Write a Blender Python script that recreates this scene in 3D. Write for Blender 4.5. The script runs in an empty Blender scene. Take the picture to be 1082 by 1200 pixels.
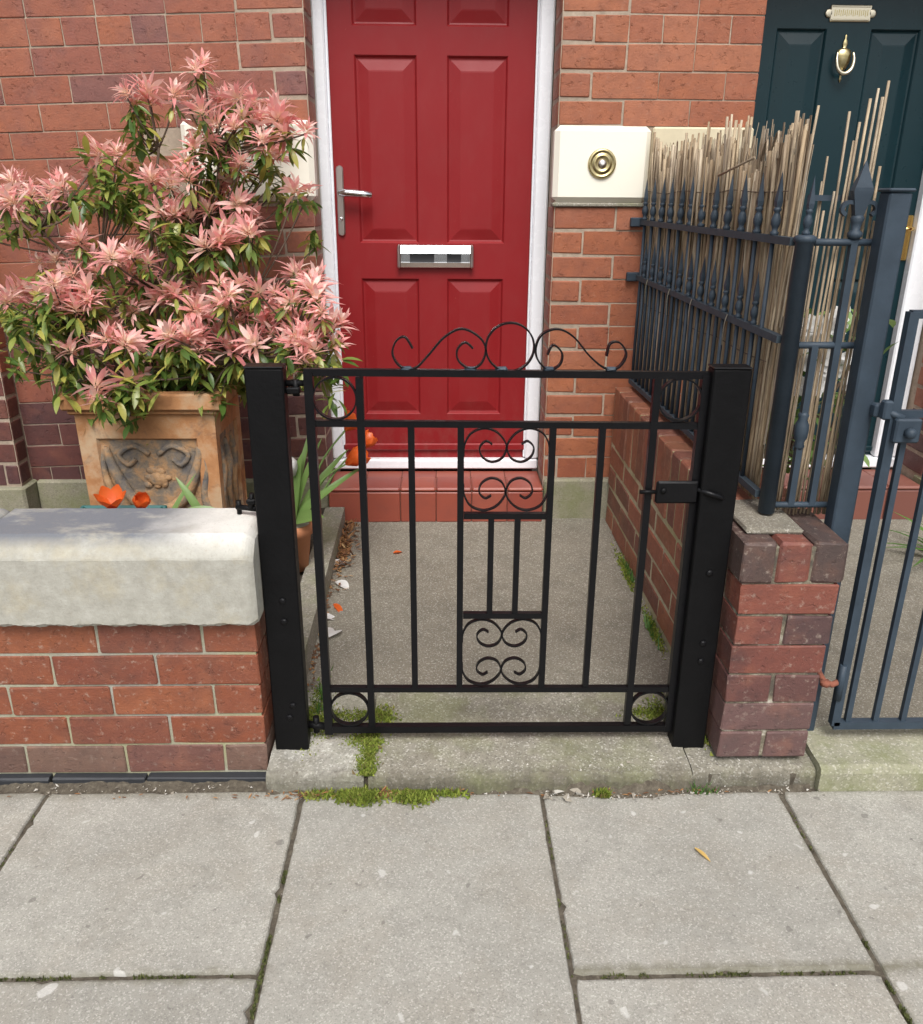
import bpy, bmesh, math, random
from mathutils import Vector, Matrix, Quaternion

rnd = random.Random(7)
R = math.radians
SC = bpy.context.scene
COL = SC.collection

# ------------------------------------------------------------------ camera
cam_d = bpy.data.cameras.new('camera')
cam = bpy.data.objects.new('camera', cam_d)
COL.objects.link(cam)
cam_d.sensor_fit = 'VERTICAL'
cam_d.sensor_height = 24.0
cam_d.lens = 981.55 / 1200 * 24.0
cam_d.clip_start = 0.05
cam_d.clip_end = 500
_yaw, _pitch, _roll = R(1.3977), R(20.6694), R(0.3789)
_f = Vector((math.sin(_yaw) * math.cos(_pitch), math.cos(_yaw) * math.cos(_pitch), -math.sin(_pitch)))
_r = Vector((math.cos(_yaw), -math.sin(_yaw), 0))
_u = _r.cross(_f)
_rr = math.cos(_roll) * _r + math.sin(_roll) * _u
_uu = -math.sin(_roll) * _r + math.cos(_roll) * _u
m = Matrix((_rr, _uu, -_f)).transposed().to_4x4()
m.translation = (0, 0, 1.385)
cam.matrix_world = m
SC.camera = cam

# ------------------------------------------------------------------ daylight, overcast
SUN_EL, SUN_AZ = 54, 178          # degrees; azimuth clockwise from +Y: behind the photographer
w = bpy.data.worlds.new('World')
SC.world = w
w.use_nodes = True
nt = w.node_tree
nt.nodes.clear()
out = nt.nodes.new('ShaderNodeOutputWorld')
bg = nt.nodes.new('ShaderNodeBackground')
sky = nt.nodes.new('ShaderNodeTexSky')
sky.sky_type = 'NISHITA'
sky.sun_disc = False
sky.sun_elevation = R(SUN_EL)
sky.sun_rotation = R(SUN_AZ)
sky.air_density = 1.0
sky.dust_density = 4.0
hs = nt.nodes.new('ShaderNodeHueSaturation')
hs.inputs['Saturation'].default_value = 0.34
bg.inputs['Strength'].default_value = 0.105
nt.links.new(sky.outputs[0], hs.inputs['Color'])
nt.links.new(hs.outputs[0], bg.inputs['Color'])
nt.links.new(bg.outputs[0], out.inputs['Surface'])
sd = bpy.data.lights.new('sun', 'SUN')
sd.energy = 1.5
sd.angle = R(28)
sd.color = (1.0, 0.975, 0.945)
sun = bpy.data.objects.new('sun', sd)
COL.objects.link(sun)
_d = Vector((math.sin(R(SUN_AZ)) * math.cos(R(SUN_EL)), math.cos(R(SUN_AZ)) * math.cos(R(SUN_EL)), math.sin(R(SUN_EL))))
sun.rotation_euler = _d.to_track_quat('Z', 'Y').to_euler()
SC.view_settings.view_transform = 'Standard'
SC.view_settings.look = 'None'
SC.view_settings.gamma = 1
SC.view_settings.exposure = 0.88
SC.view_settings.use_curve_mapping = False

# ------------------------------------------------------------------ helpers
def link(name, me, mat=None, parent=None, loc=None, rot=None, scale=None):
    o = bpy.data.objects.new(name, me)
    COL.objects.link(o)
    if mat is not None and len(me.materials) == 0:
        for mm in (mat if isinstance(mat, (list, tuple)) else [mat]):
            me.materials.append(mm)
    if loc is not None: o.location = loc
    if rot is not None: o.rotation_euler = rot
    if scale is not None: o.scale = scale
    if parent is not None:
        o.parent = parent
        o.matrix_parent_inverse = Matrix.Translation(parent.location).inverted()
    return o

def tag(o, label=None, cat=None, group=None, kind=None):
    if label: o['label'] = label
    if cat: o['category'] = cat
    if group: o['group'] = group
    if kind: o['kind'] = kind
    return o

def thing(name, loc, label, cat, group=None):
    o = bpy.data.objects.new(name, None)
    o.empty_display_size = 0.05
    COL.objects.link(o)
    o.location = loc
    return tag(o, label, cat, group)

def catmull(pts, n=6, closed=False):
    P = [Vector(p) for p in pts]
    res = []
    m_ = len(P)
    rng = range(m_ if closed else m_ - 1)
    for i in rng:
        if closed:
            a, b, c, d = P[(i - 1) % m_], P[i], P[(i + 1) % m_], P[(i + 2) % m_]
        else:
            a, b, c, d = P[max(i - 1, 0)], P[i], P[i + 1], P[min(i + 2, m_ - 1)]
        for k in range(n):
            t = k / n
            res.append(0.5 * ((2 * b) + (c - a) * t + (2 * a - 5 * b + 4 * c - d) * t * t + (3 * b - a - 3 * c + d) * t ** 3))
    if not closed: res.append(P[-1])
    return res

class MB:
    def __init__(s):
        s.v = []; s.f = []; s.sm = []; s.mi = []; s.cur = 0; s.tv = []
    def add(s, vs, fs, smooth=False):
        o = len(s.v)
        s.v += [tuple(x) for x in vs]
        for f in fs:
            s.f.append([i + o for i in f]); s.sm.append(smooth); s.mi.append(s.cur)
        return s
    def box(s, x0, x1, y0, y1, z0, z1):
        return s.add([(x0, y0, z0), (x1, y0, z0), (x1, y1, z0), (x0, y1, z0), (x0, y0, z1), (x1, y0, z1), (x1, y1, z1), (x0, y1, z1)],
                     [(0, 3, 2, 1), (4, 5, 6, 7), (0, 1, 5, 4), (1, 2, 6, 5), (2, 3, 7, 6), (3, 0, 4, 7)])
    def cbox(s, x0, x1, y0, y1, z0, z1, b=0.003, jit=0.0, rg=rnd):
        cx, cy, cz = (x0 + x1) / 2, (y0 + y1) / 2, (z0 + z1) / 2
        hx, hy, hz = (x1 - x0) / 2, (y1 - y0) / 2, (z1 - z0) / 2
        b = min(b, hx * .9, hy * .9, hz * .9)
        bm = bmesh.new()
        for sx in (-1, 1):
            for sy in (-1, 1):
                for sz in (-1, 1):
                    for k in range(3):
                        q = [sx * (hx - (b if k != 0 else 0)), sy * (hy - (b if k != 1 else 0)), sz * (hz - (b if k != 2 else 0))]
                        bm.verts.new((cx + q[0] + rg.uniform(-jit, jit), cy + q[1] + rg.uniform(-jit, jit), cz + q[2] + rg.uniform(-jit, jit)))
        bmesh.ops.convex_hull(bm, input=bm.verts)
        bm.verts.index_update()
        s.add([v.co[:] for v in bm.verts], [[v.index for v in f.verts] for f in bm.faces])
        bm.free()
        return s
    def tube(s, pts, rad, n=8, square=False, up=(0, 0, 1), smooth=True, cap=True):
        P = [Vector(p) for p in pts]
        L = len(P)
        if not isinstance(rad, (list, tuple)): rad = [rad] * L
        t0 = (P[1] - P[0]).normalized()
        u = Vector(up)
        if abs(u.dot(t0)) > .95: u = Vector((1, 0, 0))
        nrm = (u - t0 * u.dot(t0)).normalized()
        vs = []
        k = 4 if square else n
        for i in range(L):
            if i == 0: t = P[1] - P[0]
            elif i == L - 1: t = P[-1] - P[-2]
            else: t = P[i + 1] - P[i - 1]
            t = t.normalized()
            nrm = (nrm - t * nrm.dot(t)).normalized()
            b = t.cross(nrm)
            for j in range(k):
                a = 2 * math.pi * (j + (.5 if square else 0)) / k
                rr = rad[i] * (math.sqrt(2) if square else 1)
                vs.append(P[i] + nrm * math.cos(a) * rr + b * math.sin(a) * rr)
        fs = []
        for i in range(L - 1):
            for j in range(k):
                fs.append((i * k + j, i * k + (j + 1) % k, (i + 1) * k + (j + 1) % k, (i + 1) * k + j))
        s.add(vs, fs, smooth and not square)
        if cap:
            o = len(s.v) - len(vs)
            s.f.append([o + j for j in range(k)][::-1]); s.sm.append(False); s.mi.append(s.cur)
            s.f.append([o + (L - 1) * k + j for j in range(k)]); s.sm.append(False); s.mi.append(s.cur)
        return s
    def strip(s, pts, width, thick, side=(0, 1, 0), closed=False):
        P = [Vector(p) for p in pts]
        sd_ = Vector(side).normalized()
        L = len(P)
        vs = []
        for i in range(L):
            if closed: t = P[(i + 1) % L] - P[i - 1]
            else: t = P[min(i + 1, L - 1)] - P[max(i - 1, 0)]
            nn = t.normalized().cross(sd_).normalized()
            for a, b in ((-1, -1), (1, -1), (1, 1), (-1, 1)):
                vs.append(P[i] + sd_ * (a * width / 2) + nn * (b * thick / 2))
        fs = []
        for i in range(L if closed else L - 1):
            i2 = (i + 1) % L
            for j in range(4):
                fs.append((i * 4 + j, i * 4 + (j + 1) % 4, i2 * 4 + (j + 1) % 4, i2 * 4 + j))
        if not closed: fs += [(3, 2, 1, 0), tuple((L - 1) * 4 + j for j in range(4))]
        return s.add(vs, fs)
    def lathe(s, prof, loc=(0, 0, 0), axis='Z', n=20, smooth=True):
        vs = []
        for r_, h in prof:
            for j in range(n):
                a = 2 * math.pi * j / n
                p = (r_ * math.cos(a), r_ * math.sin(a), h)
                if axis == 'Y': p = (p[0], -p[2], p[1])
                if axis == 'X': p = (p[2], p[0], p[1])
                vs.append((p[0] + loc[0], p[1] + loc[1], p[2] + loc[2]))
        fs = []
        for i in range(len(prof) - 1):
            for j in range(n):
                fs.append((i * n + j, i * n + (j + 1) % n, (i + 1) * n + (j + 1) % n, (i + 1) * n + j))
        fs.append(tuple(range(n))[::-1]); fs.append(tuple((len(prof) - 1) * n + j for j in range(n)))
        return s.add(vs, fs, smooth)
    def mesh(s, name):
        me = bpy.data.meshes.new(name)
        me.from_pydata(s.v, [], s.f)
        me.polygons.foreach_set('use_smooth', s.sm)
        me.polygons.foreach_set('material_index', s.mi)
        if s.tv and len(s.tv) == len(s.v):
            at = me.attributes.new('tip', 'FLOAT', 'POINT')
            at.data.foreach_set('value', s.tv)
        bm = bmesh.new(); bm.from_mesh(me)
        bmesh.ops.recalc_face_normals(bm, faces=bm.faces)
        bm.to_mesh(me); bm.free()
        return me
    def raw(s, name):
        me = bpy.data.meshes.new(name)
        me.from_pydata(s.v, [], s.f)
        me.polygons.foreach_set('use_smooth', s.sm)
        me.polygons.foreach_set('material_index', s.mi)
        return me
    def build(s, name, mat, parent=None):
        return link(name, s.mesh(name), mat, parent)

# ------------------------------------------------------------------ materials
class NM:
    """small node-material builder"""
    def __init__(s, name, rough=.6, metal=0.0, spec=None):
        s.m = bpy.data.materials.new(name)
        s.m.use_nodes = True
        s.t = s.m.node_tree
        s.b = s.t.nodes['Principled BSDF']
        s.b.inputs['Roughness'].default_value = rough
        s.b.inputs['Metallic'].default_value = metal
        if spec is not None: s.b.inputs['Specular IOR Level'].default_value = spec
        s.pos = s.n('ShaderNodeNewGeometry').outputs['Position']
    def n(s, typ, **kw):
        x = s.t.nodes.new(typ)
        for k, v in kw.items(): setattr(x, k, v)
        return x
    def set(s, node, key, val):
        if hasattr(val, 'is_output'): s.t.links.new(val, node.inputs[key])
        else: node.inputs[key].default_value = val
    def noise(s, scale, detail=4, rough=.55, vec=None, stretch=None, dist=0.0):
        x = s.n('ShaderNodeTexNoise')
        v = s.pos if vec is None else vec
        if stretch:
            mp = s.n('ShaderNodeMapping'); mp.inputs['Scale'].default_value = stretch
            s.t.links.new(v, mp.inputs['Vector']); v = mp.outputs[0]
        s.t.links.new(v, x.inputs['Vector'])
        x.inputs['Scale'].default_value = scale; x.inputs['Detail'].default_value = detail; x.inputs['Roughness'].default_value = rough
        x.inputs['Distortion'].default_value = dist
        return x.outputs['Fac']
    def voro(s, scale, feature='F1', out='Distance'):
        x = s.n('ShaderNodeTexVoronoi', feature=feature)
        s.t.links.new(s.pos, x.inputs['Vector']); x.inputs['Scale'].default_value = scale
        return x.outputs[out]
    def ramp(s, fac, stops, interp='LINEAR'):
        x = s.n('ShaderNodeValToRGB'); x.color_ramp.interpolation = interp
        e = x.color_ramp.elements
        while len(e) < len(stops): e.new(.5)
        for i, (p, c) in enumerate(stops):
            e[i].position = p
            e[i].color = (c, c, c, 1) if isinstance(c, (int, float)) else (*c, 1)
        s.t.links.new(fac, x.inputs['Fac'])
        return x.outputs['Color']
    def mix(s, fac, a, b, blend='MIX'):
        x = s.n('ShaderNodeMix', data_type='RGBA', blend_type=blend)
        for k, v in ((0, fac), (6, a), (7, b)):
            if hasattr(v, 'is_output'): s.t.links.new(v, x.inputs[k])
            elif isinstance(v, (int, float)): x.inputs[k].default_value = v if k == 0 else (v, v, v, 1)
            else: x.inputs[k].default_value = (*v, 1)
        return x.outputs[2]
    def math(s, op, a, b=0.0, clamp=False):
        x = s.n('ShaderNodeMath', operation=op, use_clamp=clamp)
        s.set(x, 0, a); s.set(x, 1, b)
        return x.outputs[0]
    def sep(s, v=None):
        x = s.n('ShaderNodeSeparateXYZ'); s.t.links.new(s.pos if v is None else v, x.inputs[0]); return x.outputs
    def objrand(s): return s.n('ShaderNodeObjectInfo').outputs['Random']
    def island(s): return s.n('ShaderNodeNewGeometry').outputs['Random Per Island']
    def color(s, c):
        if hasattr(c, 'is_output'): s.t.links.new(c, s.b.inputs['Base Color'])
        else: s.b.inputs['Base Color'].default_value = (*c, 1)
        return s
    def rough(s, v): s.set(s.b, 'Roughness', v); return s
    def bump(s, h, strength=.3, dist=.002):
        x = s.n('ShaderNodeBump'); x.inputs['Strength'].default_value = strength; x.inputs['Distance'].default_value = dist
        s.t.links.new(h, x.inputs['Height'])
        old = s.b.inputs['Normal'].links
        if old: s.t.links.new(old[0].from_socket, x.inputs['Normal'])
        s.t.links.new(x.outputs[0], s.b.inputs['Normal'])
        return s

def brick_mat(name, palette, stain=(.03, .02, .02), stain_amt=.5, lime=.12, rough=.62):
    q = NM(name, rough)
    stops = [(i / len(palette), c) for i, c in enumerate(palette)]
    base = q.ramp(q.objrand(), stops, 'CONSTANT')
    n1 = q.noise(22, 5, .6)
    base = q.mix(q.math('MULTIPLY', q.ramp(n1, [(.35, 0), (.7, 1)]), .45), base, q.mix(.5, base, (.08, .035, .035)))
    n2 = q.noise(6, 4, .6)
    base = q.mix(q.math('MULTIPLY', q.ramp(n2, [(.5, 0), (.72, 1)]), stain_amt), base, stain)
    base = q.mix(q.math('MULTIPLY', q.ramp(q.noise(34, 6, .75, stretch=(.6, 1, 1.6)), [(.50, 0), (.70, 1)]), .42), base, q.mix(.55, base, (.02, .014, .014)))
    base = q.mix(q.math('MULTIPLY', q.ramp(q.noise(13, 3, .5), [(.52, 0), (.75, 1)]), .30), base, q.mix(.5, base, (.50, .20, .10)))
    n3 = q.noise(55, 6, .7)
    base = q.mix(q.math('MULTIPLY', q.ramp(n3, [(.57, 0), (.72, 1)]), lime), base, (.50, .42, .34))
    q.color(base)
    q.rough(q.math('ADD', q.math('MULTIPLY', n1, .25), rough - .12))
    q.bump(q.noise(160, 5, .7), .75, .0025)
    q.bump(q.ramp(q.noise(42, 5, .7), [(.30, 0), (.42, 1)]), .6, .005)
    q.bump(n1, .3, .003)
    return q.m

def mortar_mat(name, c, green=0.0):
    q = NM(name, .95)
    base = q.ramp(q.noise(40, 6, .7), [(.3, tuple(x * .62 for x in c)), (.62, c), (.8, tuple(min(1, x * 1.2) for x in c))])
    base = q.mix(q.math('MULTIPLY', q.ramp(q.noise(3.5, 4), [(.42, 0), (.62, 1)]), .5 + green * .4), base, (.30, .29, .13) if green else tuple(x * .6 for x in c))
    q.color(base); q.bump(q.noise(220, 5, .7), .6, .002)
    return q.m

def concrete_mat(name, c, speck=.5, dark=.5, green=0.0, sp_scale=240, warm=None, spots=False, grime=False):
    q = NM(name, .9)
    a = q.noise(9, 6, .65)
    base = q.ramp(a, [(.25, tuple(x * .72 for x in c)), (.5, c), (.75, tuple(min(1, x * 1.14) for x in c))])
    if spots: base = q.mix(q.math('MULTIPLY', q.objrand(), .45), base, tuple(x * .74 for x in c)); base = q.mix(q.math('MULTIPLY', q.ramp(q.noise(4.2, 6, .7, dist=.5), [(.46, 0), (.62, 1)]), .32), base, (.25, .215, .165))
    big = q.noise(2.3, 5, .6)
    base = q.mix(q.math('MULTIPLY', q.ramp(big, [(.45, 0), (.68, 1)]), .45 if spots else .35), base, tuple(x * .66 for x in c) if warm is None else warm)
    # exposed aggregate: pale and dark grains
    v = q.voro(sp_scale, out='Color')
    r_ = q.sep(v)[0]
    base = q.mix(q.math('MULTIPLY', q.ramp(r_, [(.84, 0), (.9, 1)]), speck), base, (.72, .70, .64))
    base = q.mix(q.math('MULTIPLY', q.ramp(r_, [(.13, 1), (.2, 0)]), dark), base, tuple(x * .35 for x in c))
    f = q.noise(420, 3, .7)
    base = q.mix(q.math('MULTIPLY', q.ramp(f, [(.35, 1), (.55, 0)]), .35), base, tuple(x * .5 for x in c))
    sm_ = q.noise(60, 3, .6)
    base = q.mix(q.math('MULTIPLY', q.ramp(sm_, [(.30, 1), (.38, 0)]), .35), base, tuple(x * .5 for x in c))
    if grime:
        gy = q.math('ADD', q.sep()[1], q.math('MULTIPLY', q.math('SUBTRACT', q.noise(20, 6, .7), .5), .07))
        gy = q.math('SUBTRACT', gy, 1.69)
        base = q.mix(q.math('MULTIPLY', q.ramp(gy, [(.008, 1), (.045, 0)]), .72), base, (.075, .066, .045))
        base = q.mix(q.math('MULTIPLY', q.ramp(q.noise(6.5, 6, .7, dist=.7), [(.50, 0), (.66, 1)]), .5), base, (.13, .112, .08))
    if green:
        gm = q.ramp(q.noise(5, 5, .65), [(.44, 0), (.62, 1)])
        base = q.mix(q.math('MULTIPLY', gm, green), base, (.15, .17, .055))
    if spots:
        # dirt and algae worked into the arrises along the joints
        px_, py_, _z = q.sep()
        wob = q.math('MULTIPLY', q.math('SUBTRACT', q.noise(26, 5, .7), .5), .05)
        for axis, at_, w_, k_ in ((py_, 1.184, .020, .75), (px_, .8405, .014, .6), (px_, -.3465, .010, .55), (py_, 1.705, .03, .5)):
            d_ = q.math('ADD', q.math('ABSOLUTE', q.math('SUBTRACT', axis, at_)), wob)
            mk = q.math('MULTIPLY', q.ramp(d_, [(0, 1), (w_, 0)]), k_)
            if at_ == 1.184:   # this cross joint stops either side of the long middle slab
                mk = q.math('MULTIPLY', mk, q.math('GREATER_THAN', q.math('ABSOLUTE', q.math('ADD', px_, .05)), .293))
            base = q.mix(mk, base, (.135, .125, .085))
        base = q.mix(q.math('MULTIPLY', q.ramp(q.noise(17, 2, .4), [(.70, 0), (.73, 1)]), .45), base, (.62, .61, .58))
        base = q.mix(q.math('MULTIPLY', q.ramp(q.noise(11, 5, .7), [(.60, 0), (.72, 1)]), .35), base, (.20, .185, .16))
        base = q.mix(q.math('MULTIPLY', q.ramp(q.noise(31, 2, .4), [(.26, 1), (.29, 0)]), .5), base, (.10, .09, .08))
    q.color(base)
    q.bump(q.noise(320, 4, .7), .5, .002)
    q.bump(q.noise(50, 4, .6), .25, .004)
    return q.m

def paint_mat(name, c, rough=.3, lump=.0, var=.25, grain=None, coat=0.0, spec=.5):
    q = NM(name, rough)
    a = q.noise(14, 5, .6)
    base = q.mix(q.math('MULTIPLY', q.ramp(a, [(.4, 0), (.7, 1)]), var), c, tuple(min(1, x * 1.6 + .001) for x in c))
    q.color(base)
    q.b.inputs['Specular IOR Level'].default_value = spec
    q.rough(q.math('ADD', q.math('MULTIPLY', q.noise(30, 4), .22), rough - .1))
    if lump: q.bump(q.noise(70, 3, .6), lump, .003)
    if grain: q.bump(q.noise(1.0, 4, .6, stretch=grain), .12, .002)
    if coat: q.b.inputs['Coat Weight'].default_value = coat; q.b.inputs['Coat Roughness'].default_value = .12
    return q.m

def leaf_mat(name, stops, trans=.35, rough=.42, root=None, tip=None):
    q = NM(name, rough)
    base = q.ramp(q.island(), stops)
    base = q.mix(.25, base, q.mix(q.noise(60, 3), base, tuple(x * .6 for x in stops[0][1])))
    if root is not None:
        at = q.n('ShaderNodeAttribute'); at.attribute_name = 'tip'
        base = q.mix(q.ramp(at.outputs['Fac'], [(.0, .85), (.45, 0)]), base, root)
        base = q.mix(q.ramp(at.outputs['Fac'], [(.70, 0), (1.0, .55)]), base, tip)
    q.color(base)
    tr = q.n('ShaderNodeBsdfTranslucent')
    q.t.links.new(base, tr.inputs['Color'])
    mx = q.n('ShaderNodeMixShader'); mx.inputs[0].default_value = trans
    o = q.t.nodes['Material Output']
    q.t.links.new(q.b.outputs[0], mx.inputs[1]); q.t.links.new(tr.outputs[0], mx.inputs[2]); q.t.links.new(mx.outputs[0], o.inputs['Surface'])
    return q.m

M = {}
M['brick_right'] = brick_mat('brick_red_pressed', [(.325, .103, .044), (.345, .113, .048), (.305, .096, .044), (.355, .123, .058), (.315, .095, .039), (.285, .084, .039)], stain=(.17, .075, .06), stain_amt=.2, lime=.12)
M['brick_left'] = brick_mat('brick_mixed_red', [(.295, .096, .049), (.275, .084, .043), (.25, .078, .048), (.315, .10, .047), (.19, .073, .058), (.285, .09, .047), (.305, .098, .05), (.255, .08, .048)], stain=(.14, .065, .065), stain_amt=.4, lime=.08)
M['brick_damp_shade'] = brick_mat('brick_damp_shaded_base', [(.11, .038, .032), (.13, .042, .034), (.095, .036, .034), (.12, .04, .03)], stain=(.05, .03, .03), stain_amt=.4, lime=.05)  # damp brick, with the shade at the wall foot put into its colour
M['brick_garden'] = brick_mat('brick_garden_wall', [(.215, .064, .029), (.19, .054, .028), (.245, .076, .032), (.18, .056, .031), (.21, .060, .027)], stain=(.06, .034, .03), stain_amt=.55, lime=.5)
M['brick_base'] = brick_mat('brick_weathered_base', [(.13, .075, .058), (.16, .095, .07), (.15, .065, .05)], stain_amt=.3, lime=.3)
M['brick_pier'] = brick_mat('brick_pier', [(.105, .046, .040), (.17, .052, .036), (.08, .042, .040), (.20, .06, .038), (.115, .045, .038)], stain=(.04, .03, .032), stain_amt=.65, lime=.4)
M['brick_pier_low'] = brick_mat('brick_pier_low', [(.125, .068, .062), (.14, .062, .052), (.11, .064, .062)], stain=(.05, .04, .04), stain_amt=.5, lime=.3)
M['brick_charcoal'] = brick_mat('brick_charcoal', [(.058, .047, .043), (.075, .048, .04)], stain=(.03, .028, .03), stain_amt=.5, lime=.5)
M['brick_orange'] = brick_mat('brick_boundary', [(.28, .105, .055), (.25, .09, .05), (.20, .075, .045), (.27, .095, .055), (.17, .065, .045)], stain=(.10, .075, .04), stain_amt=.4, lime=.3)
M['mortar_house'] = mortar_mat('mortar_house', (.42, .335, .255))
M['mortar_garden'] = mortar_mat('mortar_garden', (.33, .32, .27), .25)
_q = NM('mortar_pier', .95)
_q.color(_q.ramp(_q.noise(16, 6, .7), [(.42, (.085, .072, .056)), (.55, (.19, .165, .115)), (.66, (.46, .43, .36))])); _q.bump(_q.noise(200, 5, .7), .8, .003)
M['mortar_pier'] = _q.m
M['mortar_green'] = mortar_mat('mortar_mossy', (.48, .44, .30), .6)
M['flag'] = concrete_mat('paving_concrete', (.338, .327, .288), speck=.24, dark=.30, sp_scale=330, spots=True)
M['path'] = concrete_mat('path_concrete', (.200, .182, .142), speck=.28, dark=.4, sp_scale=330, warm=(.16, .135, .10))
M['threshold'] = concrete_mat('threshold_concrete', (.25, .232, .185), speck=.34, dark=.5, sp_scale=260, green=.4, grime=True)
M['threshold_pale'] = concrete_mat('threshold_pale_end', (.36, .345, .30), speck=.4, dark=.4, sp_scale=240, green=.2, grime=True)
M['kerb'] = concrete_mat('kerb_concrete', (.30, .29, .21), speck=.3, dark=.3, green=.75)
M['edging'] = concrete_mat('edging_concrete', (.27, .25, .20), speck=.3, dark=.4, green=.4)
M['plinth'] = concrete_mat('plinth_stone', (.27, .25, .18), speck=.1, dark=.3, green=.6)

q = NM('soil', 1.0)
q.color(q.ramp(q.noise(60, 6, .7), [(.3, (.018, .013, .009)), (.6, (.06, .045, .03)), (.8, (.13, .10, .07))])); q.bump(q.noise(90, 5, .7), 1.0, .01)
M['soil'] = q.m
q = NM('joint_dirt', 1.0)
q.color(q.ramp(q.noise(70, 6, .7), [(.3, (.045, .036, .026)), (.55, (.095, .08, .058)), (.75, (.17, .15, .115))])); q.bump(q.noise(160, 5, .7), .8, .004)
M['dirt'] = q.m
q = NM('asphalt', .95)
q.color(q.ramp(q.noise(120, 5, .7), [(.3, (.03, .03, .03)), (.7, (.07, .068, .065))])); M['asphalt'] = q.m

# garden wall coping: pale stone, blue-grey lichen staining on its weathered upper side, one scrubbed end
q = NM('coping_stone', .9)
base = q.ramp(q.noise(30, 6, .7), [(.3, (.285, .275, .235)), (.55, (.355, .345, .30)), (.75, (.42, .41, .365))])
X, Y, Z = q.sep()
base = q.mix(q.math('MULTIPLY', q.ramp(q.noise(7, 5, .65), [(.5, 0), (.66, 1)]), .28), base, (.40, .32, .16))
lich = q.ramp(q.noise(9, 6, .7, stretch=(.5, 1, 1)), [(.30, 0), (.48, 1)])
up = q.math('MULTIPLY', q.ramp(Z, [(.640, 0), (.664, 1)]), q.ramp(q.math('ADD', q.math('MULTIPLY', X, -1.0), 0.0), [(.46, 0), (.70, 1)]))
base = q.mix(q.math('MULTIPLY', q.math('MULTIPLY', lich, up), .9), base, (.115, .125, .15))
clean = q.math('MULTIPLY', q.ramp(Z, [(.62, 0), (.67, 1)]), q.ramp(q.math('ADD', q.math('MULTIPLY', X, -1.0), q.math('MULTIPLY', q.noise(14, 4), .2)), [(.60, 1), (.78, 0)]))
base = q.mix(q.math('MULTIPLY', clean, .7), base, (.74, .72, .67))
base = q.mix(q.math('MULTIPLY', q.ramp(q.noise(130, 4, .7), [(.55, 0), (.7, 1)]), .3), base, (.22, .20, .16))
q.color(base); q.bump(q.noise(180, 5, .7), .5, .002); q.bump(q.noise(35, 4, .6), .4, .004)
M['coping'] = q.m
q = NM('split_reed', .8)
base = q.ramp(q.island(), [(0, (.19, .13, .08)), (.25, (.38, .29, .19)), (.5, (.47, .385, .27)), (.75, (.29, .225, .155)), (1, (.58, .50, .38))])
base = q.mix(q.math('MULTIPLY', q.ramp(q.noise(1.0, 4, .7, stretch=(90, 90, 9)), [(.42, 0), (.64, 1)]), .6), base, (.14, .095, .06))
q.color(base); M['split_reed'] = q.m

M['cream'] = paint_mat('cream_masonry_paint', (.80, .765, .655), .6, lump=.12, var=.0)
M['cream_old'] = paint_mat('cream_weathered_stone', (.56, .49, .34), .8, lump=.2, var=.2)
M['upvc'] = paint_mat('white_upvc', (.82, .84, .87), .25, var=0)
q = NM('red_door_skin', .42, 0.0, .28)
rd = q.mix(q.noise(5, 3), (.205, .0105, .0125), (.235, .0125, .015))
rz = q.sep()[2]
rd = q.mix(q.math('MULTIPLY', q.math('MULTIPLY', q.ramp(q.noise(19, 6, .7, stretch=(1, 1, .5)), [(.45, 0), (.7, 1)]), q.ramp(rz, [(.36, 1), (.62, .15)])), .30), rd, (.22, .12, .10))
rd = q.mix(q.math('MULTIPLY', q.ramp(q.noise(130, 2, .5), [(.74, 0), (.78, 1)]), .25), rd, (.40, .20, .17))
q.color(rd)
q.rough(q.math('ADD', q.math('MULTIPLY', q.noise(12, 5, .6), .25), .30))
q.bump(q.noise(1.0, 5, .65, stretch=(420, 420, 14)), .10, .001)
M['red'] = q.m
M['blue_door'] = paint_mat('dark_blue_gloss', (.0048, .0215, .0275), .30, var=.1, grain=(300, 300, 12), spec=.3)
M['blue_rail'] = paint_mat('slate_blue_railing_paint', (.028, .042, .058), .55, lump=.25, var=.5, spec=.35)
M['black_gate'] = paint_mat('black_gloss_metal', (.0040, .0040, .0048), .36, lump=.22, var=.3, spec=.22)
M['black_post'] = paint_mat('black_post_paint', (.0032, .0032, .0036), .5, lump=.35, var=.4, spec=.16)
M['chrome'] = NM('chrome', .16, 1.0).color((.78, .80, .82)).m
M['dark_slot'] = NM('dark_slot', .4).color((.02, .02, .022)).m
M['steel'] = NM('worn_steel', .3, 1.0).color((.55, .50, .47)).m
q = NM('aged_brass', .32, 1.0); q.color(q.ramp(q.noise(60, 4), [(.3, (.42, .34, .16)), (.7, (.62, .53, .30))])); M['brass'] = q.m
M['pale_brass'] = NM('pale_brass', .35, 1.0).color((.66, .60, .46)).m
M['gold'] = NM('polished_gold', .22, 1.0).color((.75, .50, .16)).m
M['button'] = NM('bell_button', .25).color((.8, .78, .74)).m
q = NM('quarry_tile', .42)
tb = q.ramp(q.objrand(), [(0, (.27, .062, .038)), (.3, (.25, .055, .036)), (.6, (.29, .072, .045)), (.85, (.24, .058, .042))], 'CONSTANT')
tb = q.mix(q.math('MULTIPLY', q.ramp(q.noise(16, 5), [(.45, 0), (.75, 1)]), .4), tb, (.17, .05, .04))
q.color(tb); q.bump(q.noise(120, 4), .15, .001); M['tile'] = q.m
q = NM('brown_quarry_tile', .5); q.color(q.ramp(q.objrand(), [(0, (.15, .055, .042)), (.5, (.19, .07, .05))])); q.bump(q.noise(120, 4), .2, .001); M['tile_brown'] = q.m
M['grout'] = mortar_mat('tile_grout', (.20, .10, .075))

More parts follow.
